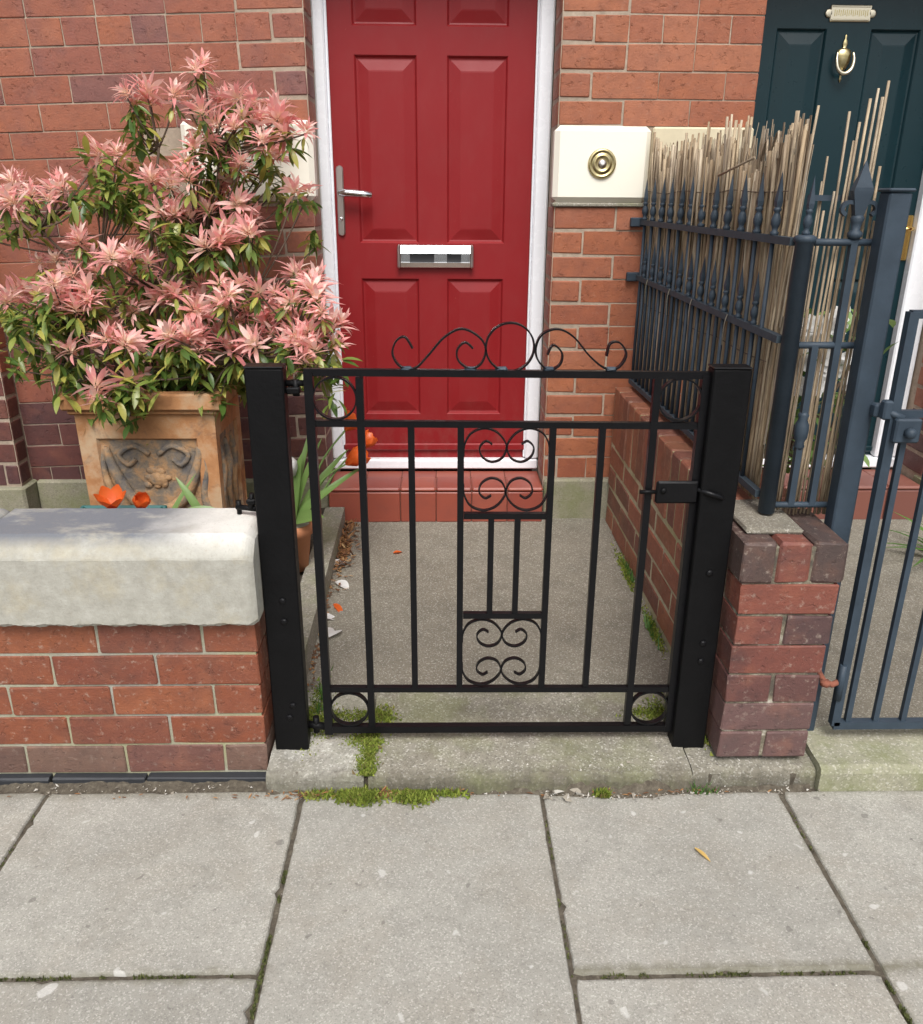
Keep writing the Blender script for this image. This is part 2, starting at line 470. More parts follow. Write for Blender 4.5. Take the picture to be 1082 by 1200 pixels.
q = NM('terracotta_weathered', .85)
base = q.ramp(q.noise(10, 6, .65), [(.28, (.29, .125, .05)), (.5, (.43, .205, .085)), (.72, (.50, .28, .135))])
base = q.mix(q.math('MULTIPLY', q.ramp(q.noise(5, 6, .7), [(.48, 0), (.64, 1)]), .65), base, (.46, .36, .24))
base = q.mix(q.math('MULTIPLY', q.ramp(q.noise(8, 6, .7, dist=.6), [(.55, 0), (.68, 1)]), .65), base, (.09, .075, .07))
q.color(base); q.bump(q.noise(90, 5, .7), .4, .003); M['terracotta'] = q.m
q = NM('terracotta_relief', .85)
base = q.ramp(q.noise(14, 6, .7), [(.36, (.12, .11, .105)), (.48, (.22, .17, .12)), (.60, (.40, .23, .11)), (.78, (.50, .34, .20))])
q.color(base); q.bump(q.noise(90, 5, .7), .7, .005); q.bump(q.noise(28, 4, .6), .6, .01); M['relief'] = q.m
M['teal'] = paint_mat('teal_plastic', (.012, .09, .085), .4)
M['pot'] = paint_mat('terracotta_pot', (.42, .17, .08), .8, lump=.2)
M['pink'] = leaf_mat('pink_young_leaf', [(0, (.84, .31, .31)), (.22, (.90, .52, .47)), (.45, (.93, .70, .62)), (.7, (.86, .40, .38)), (.85, (.91, .62, .55)), (1, (.94, .84, .73))], .42, .40, (.86, .68, .46), (.84, .36, .34))
M['green'] = leaf_mat('green_leaf', [(0, (.07, .14, .028)), (.3, (.14, .22, .045)), (.65, (.25, .32, .07)), (.88, (.40, .41, .10)), (1, (.58, .50, .10))], .38, .32)
M['twig'] = NM('brown_twig', .9).color((.09, .06, .04)).m
M['tulip_orange'] = leaf_mat('orange_petal', [(0, (.75, .09, .02)), (.6, (.80, .16, .03)), (1, (.82, .30, .05))], .4, .35)
M['petal_white'] = leaf_mat('white_petal', [(0, (.78, .78, .76)), (1, (.86, .85, .82))], .3, .4)
M['stalk'] = leaf_mat('pale_stalk_green', [(0, (.13, .24, .06)), (1, (.22, .33, .10))], .3, .4)
M['moss'] = leaf_mat('moss_green', [(0, (.11, .15, .02)), (.4, (.22, .29, .035)), (.8, (.36, .42, .07)), (1, (.20, .13, .06))], .35, .8)
M['moss_dull'] = leaf_mat('joint_moss', [(0, (.07, .085, .03)), (.5, (.12, .14, .04)), (1, (.19, .20, .07))], .3, .8)
M['weed'] = leaf_mat('weed_green', [(0, (.05, .13, .02)), (1, (.12, .25, .05))], .3, .5)
M['litter'] = leaf_mat('dry_litter', [(0, (.13, .055, .025)), (.4, (.22, .10, .04)), (.75, (.36, .17, .06)), (1, (.45, .30, .14))], .1, .8)
M['pebble'] = NM('grit', .9); _p = M['pebble']; _p.color(_p.ramp(_p.island(), [(0, (.16, .14, .11)), (.5, (.30, .27, .22)), (1, (.62, .60, .55))])); M['pebble'] = _p.m
q = NM('dry_reed', .75)
base = q.ramp(q.objrand(), [(0, (.22, .15, .085)), (.25, (.40, .30, .185)), (.5, (.48, .385, .26)), (.75, (.31, .235, .155)), (1, (.58, .49, .36))])
base = q.mix(q.math('MULTIPLY', q.ramp(q.noise(1.0, 4, .7, stretch=(90, 90, 9)), [(.42, 0), (.64, 1)]), .7), base, (.13, .085, .05))
q.color(base); q.bump(q.noise(1.0, 4, .7, stretch=(260, 260, 20)), .5, .002); M['reed'] = q.m
M['leaf_yellow'] = leaf_mat('yellow_leaf', [(0, (.55, .36, .10)), (1, (.62, .42, .14))], .2, .6)
M['rail_dirty'] = paint_mat('lichened_blue_paint', (.030, .045, .058), .7, lump=.4, var=.5)
M['rust'] = NM('rusty_iron', .9).color((.22, .075, .045)).m
M['slate'] = paint_mat('dark_slate', (.022, .024, .028), .6, lump=.3)

def fnoise(x, s=0):
    return math.sin(x * 37 + s) * .5 + math.sin(x * 91 + 2.1 * s + 1) * .3 + math.sin(x * 233 + s * 3) * .2

_bc = {}
def brick(parent, matname, cx, cy, cz, dx, dy, dz, rot=(0, 0, 0), bev=.004, jit=.0012, name='brick', label=None):
    key = (matname, name, round(dx, 3), round(dy, 3), round(dz, 3), rnd.randrange(4))
    if key not in _bc:
        b = MB().cbox(-dx / 2, dx / 2, -dy / 2, dy / 2, -dz / 2, dz / 2, bev, jit)
        _bc[key] = b.mesh(name)
        _bc[key].materials.append(M[matname])
    o = link(name, _bc[key], None, parent, (cx, cy, cz), rot)
    if label: o['label'] = label
    return o

# ================================================================== GROUND, PAVEMENT
tag(MB().box(-70, 70, -70, 1.0, -.6, -.10).build('ground', M['asphalt']), kind='structure')
pav = tag(MB().box(-4.2, 4.2, -1.6, 1.765, -.12, -.0065).build('pavement', M['dirt']), kind='structure')
cols = [(-2.80, -2.20), (-2.193, -1.585), (-1.579, -.978), (-.971, -.350), (-.343, .2425), (.2475, .837), (.844, 1.445), (1.451, 2.05)]
for ci, (xa, xb) in enumerate(cols):
    if ci in (4,): ys = [1.697, .80, -.1, -1.0]
    elif ci in (6,): ys = [1.697, .80, -.1, -1.0]
    elif ci in (3, 5): ys = [1.712 if ci == 3 else 1.694, 1.186 if ci == 3 else 1.174, .58, -.32, -1.0]
    elif ci == 2: ys = [1.714, .95, .05, -1.0]
    else: ys = [1.695, 1.1, .2, -1.0]
    for k in range(len(ys) - 1):
        g = .0032
        ya, yb = ys[k + 1] + g, ys[k] - (g if k else 0)
        cx, cy = (xa + xb) / 2, (ya + yb) / 2
        hx, hy = (xb - xa) / 2, (yb - ya) / 2
        per = []
        nn = 34
        for e_, (p_, q_) in enumerate((((-hx, -hy), (hx, -hy)), ((hx, -hy), (hx, hy)), ((hx, hy), (-hx, hy)), ((-hx, hy), (-hx, -hy)))):
            for i in range(nn):
                t = i / nn
                c_ = min(t, 1 - t) * nn
                ins = rnd.uniform(0, .0012) + .0010 * (1 + fnoise(t * 2.1 + cx, e_ + cy)) + (.005 if c_ < 1 else 0) + (rnd.uniform(.003, .008) if rnd.random() < .025 else 0)
                nx_, ny_ = ((0, 1), (-1, 0), (0, -1), (1, 0))[e_]
                per.append((p_[0] + (q_[0] - p_[0]) * t + nx_ * ins, p_[1] + (q_[1] - p_[1]) * t + ny_ * ins))
        n4 = len(per)
        ring = lambda s_, z_: [(x * (1 - s_ / hx), y * (1 - s_ / hy), z_) for x, y in per]
        bm_ = MB().add(ring(0, -.05) + ring(0, -.006) + ring(.0025, -.0015) + ring(.007, 0),
                       [(r_ * n4 + i, r_ * n4 + (i + 1) % n4, (r_ + 1) * n4 + (i + 1) % n4, (r_ + 1) * n4 + i) for r_ in range(3) for i in range(n4)] + [tuple(range(3 * n4, 4 * n4))])
        o = bm_.build('paving_slab', M['flag'], pav)
        o.location = (cx, cy, rnd.uniform(-.002, .0015))
        o.rotation_euler = (rnd.uniform(-.004, .004), rnd.uniform(-.004, .004), rnd.uniform(-.004, .004))


def slab_sheet(name, x0, x1, yf, yb, zf, zb, mat, nx=60, ny=8, rag=.004, depth=.14, back_rag=0.0, amp=.002, parent=None):
    """a cast slab with a ragged rounded front arris"""
    vs, fs = [], []
    prof = [(-.0, -depth), (-.0, -.018), (.004, -.006), (.014, 0.0)]
    rows = len(prof) + ny
    for i in range(nx + 1):
        x = x0 + (x1 - x0) * i / nx
        yo = rag * fnoise(x, 1)
        for dy, dz in prof:
            vs.append((x, yf + dy + yo * (1 if dz > -depth else .3), zf + dz + (amp * fnoise(x, 5) if dz > -.02 else 0)))
        for j in range(1, ny + 1):
            t = j / ny
            yy = yf + .014 + yo + (yb - yf - .014 - yo) * t + (back_rag * fnoise(x, 9) if j == ny else 0)
            vs.append((x, yy, zf + (zb - zf) * t + amp * fnoise(x * .7 + yy * 1.3, 3)))
    for i in range(nx):
        for j in range(rows - 1):
            a = i * rows + j
            fs.append((a, a + rows, a + rows + 1, a + 1))
    # close the ends and the back
    b = MB(); b.add(vs, fs, False)
    n0 = len(b.v)
    for i in (0, nx):
        ids = [i * rows + j for j in range(rows)]
        k = len(b.v); b.v.append((vs[ids[-1]][0], vs[ids[-1]][1], zf - depth))
        b.f.append((ids + [k]) if i == 0 else (ids + [k])[::-1]); b.sm.append(False); b.mi.append(0)
    return link(name, b.mesh(name), mat, parent)

# threshold slab under the gate, path behind it, kerb and path next door
tag(slab_sheet('threshold', -.436, -.196, 1.706, 2.035, .050, .078, M['threshold_pale'], 40, 10, .008, back_rag=.006, amp=.003), kind='structure')
tag(slab_sheet('threshold', -.184, .62, 1.700, 2.035, .047, .078, M['threshold'], 110, 10, .011, back_rag=.006, amp=.003), kind='structure')
tag(MB().box(-.44, .93, 1.72, 2.02, -.10, .030).build('threshold_bed', M['dirt']), kind='structure')
tag(slab_sheet('path', -.47, .72, 2.03, 3.26, .074, .152, M['path'], 60, 24, .004, .10), kind='structure')
tag(slab_sheet('path_edge', .624, .935, 1.714, 2.03, .046, .07, M['threshold'], 40, 6, .010), kind='structure')
tag(slab_sheet('kerb', .937, 3.2, 1.694, 1.860, .066, .076, M['kerb'], 80, 5, .003), kind='structure')
tag(slab_sheet('neighbour_path', .90, 3.2, 1.852, 3.30, .094, .152, M['path'], 60, 24, .007, .10), kind='structure')
# garden bed behind the wall
bed = slab_sheet('garden_soil', -2.6, -.462, 1.97, 3.26, .13, .20, M['soil'], 50, 30, 0, .2, amp=.012)
tag(bed, kind='structure')
ed = slab_sheet('path_edging', -.468, -.392, 1.90, 3.16, .165, .215, M['edging'], 6, 40, .002, .2, amp=.003)
tag(ed, 'low concrete edging along the path and garden bed', 'edging', kind='structure')

# ================================================================== HOUSE
YH = 3.22; PITCH = .0866; ZB = .317
house = thing('terraced_house', (.4, YH, 0), 'red brick terraced house front with a red door and a dark blue door', 'house')
bk = MB()
for xa, xb in ((-2.6, -.461), (.408, 1.094), (1.966, 3.4)):
    bk.box(xa, xb, YH + .0028, YH + .40, .02, 2.26)
bk.build('wall', M['mortar_house'], house)
bk = MB().box(-2.6, -1.641, 3.133, YH + .002, .02, 2.26)
bk.build('wall', M['mortar_house'], house)

def spans(xa, xb, first, length, gap=.0035):
    """bricks from xa towards xb (either direction)"""
    res = []; s_ = 1 if xb > xa else -1
    x = xa; L = first
    while (xb - x) * s_ > .012:
        e = x + s_ * L
        if (xb - e) * s_ < .03: e = xb
        res.append((min(x, e) + gap / 2, max(x, e) - gap / 2))
        x = e; L = length
    return res

def house_rows(xa, xb, side, mat, y=YH, skip=None, tilt=0.0, rows=22, label=None, ret=.17):
    for k in range(rows):
        z0 = ZB + k * PITCH
        if z0 > 2.22: break
        if k % 6 == 0: sp = spans(xa, xb, .116 if (k // 6) % 2 else .06, .116)
        else: sp = spans(xa, xb, .232 if k % 2 else .116, .232)
        for i, (a, b) in enumerate(sp):
            cx = (a + b) / 2; cz = z0 + PITCH / 2
            if skip and skip(a, b, z0): continue
            first = i == 0
            dep = ret if first else .07
            dz = (cx - xa) * tilt
            pr = rnd.uniform(-.0012, .0012)
            mm = mat(cx, cz) if callable(mat) else mat
            brick(house, mm, cx, y + dep / 2 + pr, cz + dz, b - a, dep, PITCH - .0045, (0, -math.atan(tilt), 0), .0075 if first else .0018)

band = lambda zlo, zhi: (lambda a, b, z: zlo - .02 < z + .01 < zhi - .02)
house_rows(.404, 1.098, 1, 'brick_right', skip=band(1.360, 1.616))
damp_shade = lambda x, z: 'brick_damp_shade' if z < .80 + .16 * fnoise(x * .4, 2) + rnd.uniform(-.06, .06) else 'brick_left'  # lower courses take the dark palette: damp and painted shade together
house_rows(-.457, -1.64, -1, damp_shade, skip=lambda a, b, z: 1.34 < z + .02 < 1.60 and b > -.90, tilt=.034)
house_rows(1.962, 2.45, 1, lambda x, z: 'brick_damp_shade' if z < .62 else 'brick_right', skip=None)
house_rows(-1.637, -2.4, -1, damp_shade, y=3.130, ret=.085)

# carved stone band
b = MB().cbox(.398, .739, YH - .016, YH + .06, 1.366, 1.619, .018)
st = b.build('stone_block', M['cream'], house); st['label'] = 'cream painted block carrying the bell push'
b = MB().cbox(.743, 1.098, YH - .018, YH + .06, 1.366, 1.616, .006)
st = b.build('stone_block', M['cream_old'], house); st['label'] = 'weathered unpainted stone block behind the reeds'
b = MB().cbox(-.905, -.449, YH - .030, YH + .06, 1.364, 1.628, .018)
st = b.build('stone_block', M['cream'], house); st['label'] = 'cream painted block behind the pink shrub'
# drip strips under the blocks, their colour standing in for the shadow there
MB().cbox(.399, .738, YH - .011, YH + .05, 1.351, 1.3655, .004).build('drip_shade', M['edging'], house)
MB().cbox(.743, 1.097, YH - .010, YH + .05, 1.351, 1.3655, .004).build('drip_shade', M['edging'], house)
# plinth stones
for xa, xb in ((-1.62, -1.02), (-1.015, -.456), (.412, 1.098), (1.962, 3.2)):
    MB().cbox(xa, xb, YH - .020, YH + .06, .02, .3145, .008, .002).build('plinth_stone', M['plinth'], house)
MB().cbox(-2.5, -1.622, 3.105, YH + .06, .02, .3145, .008, .002).build('plinth_stone', M['plinth'], house)
# upper storey, above what the photograph shows
up_ = NM('upper_brickwork', .7)
tx = up_.n('ShaderNodeTexBrick'); mp = up_.n('ShaderNodeMapping'); mp.inputs['Rotation'].default_value = (R(90), 0, 0)
up_.t.links.new(up_.pos, mp.inputs[0]); up_.t.links.new(mp.outputs[0], tx.inputs[0])
tx.inputs['Color1'].default_value = (.34, .085, .048, 1); tx.inputs['Color2'].default_value = (.27, .07, .05, 1); tx.inputs['Mortar'].default_value = (.45, .38, .3, 1)
tx.inputs['Scale'].default_value = 1; tx.inputs['Brick Width'].default_value = .232; tx.inputs['Row Height'].default_value = .0866; tx.inputs['Mortar Size'].default_value = .004
up_.color(tx.outputs[0])
MB().box(-2.6, 3.4, YH, YH + .4, 2.262, 4.6).build('upper_wall', up_.m, house)

# bell push
bell = MB()
bell.lathe([(.050, 0), (.050, .006), (.046, .010), (.040, .009), (.037, .006), (.034, .007), (.030, .012), (.024, .013), (.021, .009), (.017, .009)], (.568, YH - .0155, 1.495), 'Y', 36)
bo = bell.build('bell_push', M['brass'], house)
MB().lathe([(.0155, 0), (.0155, .012), (.010, .016), (.004, .017)], (.568, YH - .0155, 1.495), 'Y', 20).build('button', M['steel'], bo)
MB().lathe([(.007, .015), (.0065, .0185), (.003, .0195)], (.568, YH - .0155, 1.495), 'Y', 14).build('button_tip', M['button'], bo)

def door_leaf(name, x0, x1, z0, z1, y, cells, mat, label):
    """leaf as a mesh with real recesses; each raised-and-fielded panel is a child"""
    xs = sorted({x0, x1} | {c[0] for c in cells} | {c[1] for c in cells})
    zs = sorted({z0, z1} | {c[2] for c in cells} | {c[3] for c in cells})
    b = MB()
    for i in range(len(xs) - 1):
        for j in range(len(zs) - 1):
            a, c_, d, e = xs[i], xs[i + 1], zs[j], zs[j + 1]
            if any(q_[0] <= a + 1e-6 and c_ <= q_[1] + 1e-6 and q_[2] <= d + 1e-6 and e <= q_[3] + 1e-6 for q_ in cells): continue
            b.add([(a, y, d), (c_, y, d), (c_, y, e), (a, y, e)], [(0, 1, 2, 3)])
    b.add([(x0, y, z0), (x0, y + .044, z0), (x0, y + .044, z1), (x0, y, z1)], [(0, 1, 2, 3)])
    b.add([(x1, y, z0), (x1, y + .044, z0), (x1, y + .044, z1), (x1, y, z1)], [(3, 2, 1, 0)])
    b.add([(x0, y, z1), (x1, y, z1), (x1, y + .044, z1), (x0, y + .044, z1)], [(0, 1, 2, 3)])
    b.add([(x0, y + .044, z0), (x1, y + .044, z0), (x1, y + .044, z1), (x0, y + .044, z1)], [(3, 2, 1, 0)])
    lf = link(name, b.raw(name), mat, house); lf['label'] = label
    for xa, xb, za, zb in cells:
        rings = [(0, 0), (.003, .003), (.007, .009), (.012, .0105), (.016, .0098), (.050, .0015), (.055, .001)]
        vs = []; fs = []
        for ins, dy in rings:
            vs += [(xa + ins, y + dy, za + ins), (xb - ins, y + dy, za + ins), (xb - ins, y + dy, zb - ins), (xa + ins, y + dy, zb - ins)]
        for r_ in range(len(rings) - 1):
            for j in range(4):
                fs.append((r_ * 4 + j, r_ * 4 + (j + 1) % 4, r_ * 4 + 4 + (j + 1) % 4, r_ * 4 + 4 + j))
        k = (len(rings) - 1) * 4
        fs.append((k, k + 1, k + 2, k + 3))
        p_ = MB().add(vs, fs)
        link('panel', p_.raw('panel'), mat, lf)
    return lf

# ---- red door
YD = 3.43
L, Rr = (-.318, -.090), (.020, .243)
cells = [(L[0], L[1], .530, 1.078), (Rr[0], Rr[1], .530, 1.078), (L[0], L[1], 1.212, 1.862), (Rr[0], Rr[1], 1.212, 1.862), (L[0] - .004, L[1], 1.955, 2.12), (Rr[0], Rr[1], 1.955, 2.12)]
red = door_leaf('door', -.424, .355, .338, 2.20, YD, cells, M['red'], 'red six panel front door with chrome letter plate')
MB().cbox(-.420, .351, YD - .016, YD - .0005, .375, .405, .005).build('weather_bar', M['red'], red)
fr = MB()
fr.cbox(-.4605, -.4185, 3.398, 3.47, .3425, 2.22, .006); fr.cbox(.351, .4045, 3.398, 3.47, .3425, 2.22, .006)
fr.cbox(-.4605, .4045, 3.396, 3.47, .298, .3405, .006); fr.cbox(-.4185, .351, 3.398, 3.47, 2.20, 2.25, .006)
fr.cbox(-.4185, -.4085, 3.414, 3.428, .345, 2.2, .003); fr.cbox(.343, .351, 3.414, 3.428, .345, 2.2, .003)
fo = fr.build('door_frame', M['upvc'], house); fo['label'] = 'white plastic frame round the red door'
# letter plate
lp = MB().cbox(-.171, .121, YD - .014, YD - .0005, 1.121, 1.206, .004)
lo = lp.build('letter_plate', M['chrome'], red)
MB().cbox(-.155, .105, YD - .0165, YD - .0145, 1.140, 1.176, .001).build('letter_flap', M['chrome'], lo)
b = MB()
for z0, z1, y0, y1 in ((1.176, 1.204, .018, .034), (1.123, 1.141, .034, .022)):
    b.add([(-.160, YD - .014, z0), (.110, YD - .014, z0), (.110, YD - .014, z1), (-.160, YD - .014, z1), (-.160, YD - y1, z0), (.110, YD - y1, z0), (.110, YD - y0, z1), (-.160, YD - y0, z1)],
          [(0, 1, 2, 3), (4, 5, 6, 7), (0, 1, 5, 4), (1, 2, 6, 5), (2, 3, 7, 6), (3, 0, 4, 7)])
b.build('letter_lip', M['chrome'], lo)
b = MB()
for xa, xb in ((-.173, -.160), (.110, .123)):
    b.cbox(xa, xb, YD - .034, YD - .001, 1.119, 1.208, .005)
b.build('end_cap', M['steel'], lo)
b = MB(); b.cbox(-.125, -.03, YD - .0185, YD - .0168, 1.1415, 1.174, .0005); b.cbox(.02, .075, YD - .0185, YD - .0168, 1.1415, 1.174, .0005)
b.build('slot', M['dark_slot'], lo)
# handle
b = MB()
pr = []
hp = MB()
out_ = [(.013 * math.cos(a), .113 + .013 * math.sin(a)) for a in [math.pi * i / 10 for i in range(11)]] + [(-.013 + 0 * a, -.113) for a in [0]] 
out_ = [(.0135 * math.cos(math.pi * i / 10), .113 + .0135 * math.sin(math.pi * i / 10)) for i in range(11)] + [(.0135 * math.cos(math.pi + math.pi * i / 10), -.113 + .0135 * math.sin(math.pi + math.pi * i / 10)) for i in range(11)]
n_ = len(out_)
vs = [(x * .96, YD - .0005, z) for x, z in out_] + [(x, YD - .008, z) for x, z in out_] + [(x * .7, YD - .0115, z * .985) for x, z in out_]
hp.add([(x - .386, y, z + 1.364) for x, y, z in vs], [(j, (j + 1) % n_, n_ + (j + 1) % n_, n_ + j) for j in range(n_)] + [(n_ + j, n_ + (j + 1) % n_, 2 * n_ + (j + 1) % n_, 2 * n_ + j) for j in range(n_)] + [tuple(range(2 * n_, 3 * n_))], False)
ho = hp.build('door_handle', M['steel'], red)
b = MB().lathe([(.009, 0), (.009, .030), (.0075, .034)], (-.384, YD - .011, 1.393), 'Y', 16)
b.tube([(-.386, YD - .046, 1.394), (-.36, YD - .049, 1.394), (-.30, YD - .050, 1.390), (-.262, YD - .050, 1.386)], [.011, .0135, .0135, .0115], 10)
b.lathe([(.0085, 0), (.0085, .038)], (-.384, YD - .010, 1.393), 'Y', 12)
b.build('lever', M['chrome'], ho)
MB().lathe([(.0075, 0), (.0075, .006), (.003, .0065)], (-.386, YD - .011, 1.300), 'Y', 16).build('lock_cylinder', M['chrome'], ho)

# ---- blue door
YB = 3.46
cells = [(1.226, 1.411, 1.215, 1.966), (1.574, 1.760, 1.215, 1.966), (1.226, 1.411, .55, 1.08), (1.574, 1.760, .55, 1.08), (1.226, 1.411, 2.085, 2.16), (1.574, 1.760, 2.085, 2.16)]
blue = door_leaf('door', 1.120, 1.873, .345, 2.20, YB, cells, M['blue_door'], 'dark blue panelled front door with brass knocker')
fr = MB()
fr.cbox(1.0945, 1.1185, 3.42, 3.50, .343, 2.22, .006); fr.cbox(1.862, 1.9615, 3.42, 3.50, .343, 2.22, .006)
fr.cbox(1.0945, 1.9615, 3.415, 3.50, .296, .341, .006); fr.cbox(1.1185, 1.862, 3.42, 3.50, 2.203, 2.25, .006)
fo = fr.build('door_frame', M['upvc'], house); fo['label'] = 'white plastic frame round the dark blue door'
MB().cbox(1.13, 1.860, YB - .016, YB - .0005, .36, .385, .005).build('weather_bar', M['blue_door'], blue)
# name plate with worn raised border
b = MB().cbox(1.412, 1.563, YB - .007, YB - .0005, 1.988, 2.042, .003)
b.lathe([(.014, 0), (.014, .005), (.010, .006)], (1.408, YB - .001, 2.015), 'Y', 14)
b.lathe([(.014, 0), (.014, .005), (.010, .006)], (1.567, YB - .001, 2.015), 'Y', 14)
np_ = b.build('name_plate', M['pale_brass'], blue)
b = MB()
b.cbox(1.418, 1.557, YB - .010, YB - .0072, 2.034, 2.038, .001); b.cbox(1.418, 1.557, YB - .010, YB - .0072, 1.992, 1.996, .001)
b.build('border', M['pale_brass'], np_)
b = MB()
for i in range(17):
    x = 1.427 + i * .0075
    b.box(x, x + .0028, YB - .0082, YB - .0071, 2.005 + .002 * (i % 3), 2.026 - .002 * (i % 2))
b.build('worn_engraving', M['brass'], np_)
# knocker: urn plate and hinged ring
kx, ky = 1.484, YB
b = MB().lathe([(.001, .030), (.004, .026), (.0035, .015), (.008, .008), (.010, -.003), (.006, -.012), (.012, -.016), (.026, -.022), (.029, -.040), (.026, -.060), (.018, -.078), (.007, -.090), (.003, -.10), (.005, -.118), (.001, -.128)], (kx, ky - .006, 1.918), 'Z', 16)
b.v = [(x, ky - .001 - abs(min(0, y - ky + .001)) * .45 if y < ky - .001 else ky - .001, z) for x, y, z in b.v]
ko = b.build('door_knocker', M['brass'], blue)
ring = [(kx - .029, ky - .018, 1.888), (kx - .032, ky - .026, 1.862), (kx - .026, ky - .030, 1.834), (kx - .010, ky - .032, 1.818), (kx + .010, ky - .032, 1.818), (kx + .026, ky - .030, 1.834), (kx + .032, ky - .026, 1.862), (kx + .029, ky - .018, 1.888)]
rp = catmull(ring, 5)
MB().tube(rp, [.004 + .0035 * math.sin(math.pi * i / (len(rp) - 1)) for i in range(len(rp))], 8).build('ring', M['pale_brass'], ko)
b = MB().cbox(1.828, 1.858, YB - .010, YB - .0005, 1.155, 1.325, .004)
bh = b.build('door_handle', M['gold'], blue)
MB().tube([(1.842, YB - .008, 1.276), (1.842, YB - .042, 1.276), (1.825, YB - .048, 1.276), (1.790, YB - .048, 1.272)], [.008, .008, .0085, .007], 10).build('lever', M['gold'], bh)

# ---- door steps
def step(x0, x1, zt, zr, yf, yb, mat, label, nt_):
    b = MB().box(x0 + .003, x1 - .003, yf + .012, yb, .05, zt - .006)
    so = b.build('doorstep', M['grout'], house); so['label'] = label
    wd = (x1 - x0) / nt_
    for i in range(nt_):
        a, c_ = x0 + i * wd + .0012, x0 + (i + 1) * wd - .0012
        brick(so, mat, (a + c_) / 2, (yf + .002 + yf + .15) / 2, zt - .006 + .0, c_ - a, .152, .016, (0, 0, 0), .006, .0006, 'tile')
        brick(so, mat, (a + c_) / 2, (yf + .153 + yb - .012) / 2, zt - .008, c_ - a, yb - .012 - yf - .153, .014, (0, 0, 0), .002, .0005, 'tile')
        brick(so, mat, (a + c_) / 2, yf + .010, (zr + zt - .017) / 2, c_ - a, .014, zt - .017 - zr, (0, 0, 0), .003, .0006, 'tile')
step(-.456, .405, .290, .146, 3.165, 3.41, 'tile', 'red quarry tiled step under the red door', 6)
step(1.10, 1.958, .290, .146, 3.180, 3.43, 'tile_brown', 'brown quarry tiled step under the dark blue door', 6)

# ================================================================== LEFT GARDEN WALL
gw = thing('garden_wall', (-1.2, 1.86, 0), 'low red brick front wall under a thick stone coping', 'wall')
MB().box(-2.6, -.4475, 1.7685, 1.93, -.06, .448).build('mortar', M['mortar_garden'], gw)
GP = .0855
xe = -.439
firsts = [.108, .236, .119, .248, .132]     # bottom course first
for k in range(5):
    z0 = .015 + k * GP
    sp = spans(xe, -2.5, firsts[k], .2466, .007)
    for i, (a, b_) in enumerate(sp):
        dep = (.165 if firsts[k] < .15 else .105) if i == 0 else .105
        brick(gw, 'brick_base' if k == 0 else 'brick_garden', (a + b_) / 2, 1.765 + dep / 2 + rnd.uniform(-.002, .002), z0 + GP / 2, b_ - a, dep, GP - .0072, (0, 0, 0), .0028, .0018)
    if firsts[k] > .15:
        brick(gw, 'brick_base' if k == 0 else 'brick_garden', xe - .104, 1.878 + .026, z0 + GP / 2, .20, .050, GP - .0072, (0, 0, 0), .0028, .0018)
for a, b_ in ((-2.4, -1.23), (-1.225, -.985), (-.98, -.748), (-.743, -.432)):
    MB().cbox(a, b_, 1.746, 1.80, -.035, .0145, .003, .002).build('base_slate', M['slate'], gw)

def coping_mesh(x0, x1):
    prof = [(1.945, .452), (1.738, .449), (1.730, .457), (1.729, .618), (1.731, .6225), (1.764, .6655), (1.768, .668), (1.925, .670), (1.940, .660)]
    nx = 110
    b = MB()
    vs = []
    n_ = len(prof)
    for i in range(nx + 1):
        x = x0 + (x1 - x0) * i / nx
        # chamfer the exposed end
        d = x1 - x
        e = max(0, .026 - d) / .026
        for j, (y, z) in enumerate(prof):
            zz, yy, xx = z, y, x
            if e > 0:
                cy, cz = 1.86, .55
                s_ = 1 - .16 * e * e
                yy = cy + (y - cy) * (1 - .10 * e * e); zz = cz + (z - cz) * (s_ if z > .6 else 1 - .06 * e * e)
            nz = .0035 * fnoise(x * 1.7, j) if j in (1, 2) else .0005 * fnoise(x, j + 3)
            vs.append((xx, yy + .0005 * fnoise(x * .9, j + 7), zz + nz))
    fs = [(i * n_ + j, (i + 1) * n_ + j, (i + 1) * n_ + (j + 1) % n_, i * n_ + (j + 1) % n_) for i in range(nx) for j in range(n_)]
    fs += [tuple(range(n_)), tuple(nx * n_ + j for j in range(n_))[::-1]]
    b.add(vs, fs)
    return b
coping_mesh(-1.035, -.428).build('coping_stone', M['coping'], gw)
coping_mesh(-2.2, -1.040).build('coping_stone', M['coping'], gw)
b = MB().tube([(-.490, 1.885, .688), (-.44, 1.868, .689)], .007, 8); b.tube([(-.485, 1.885, .671), (-.485, 1.885, .704)], .006, 8)
b.tube([(-.452, 1.87, .69), (-.448, 1.868, .728)], [.008, .006], 8); b.cbox(-.462, -.438, 1.86, 1.878, .70, .715, .004)
bo = b.build('wall_tie', M['black_post'], gw); bo['label'] = 'black bolt tying the gate post to the coping'

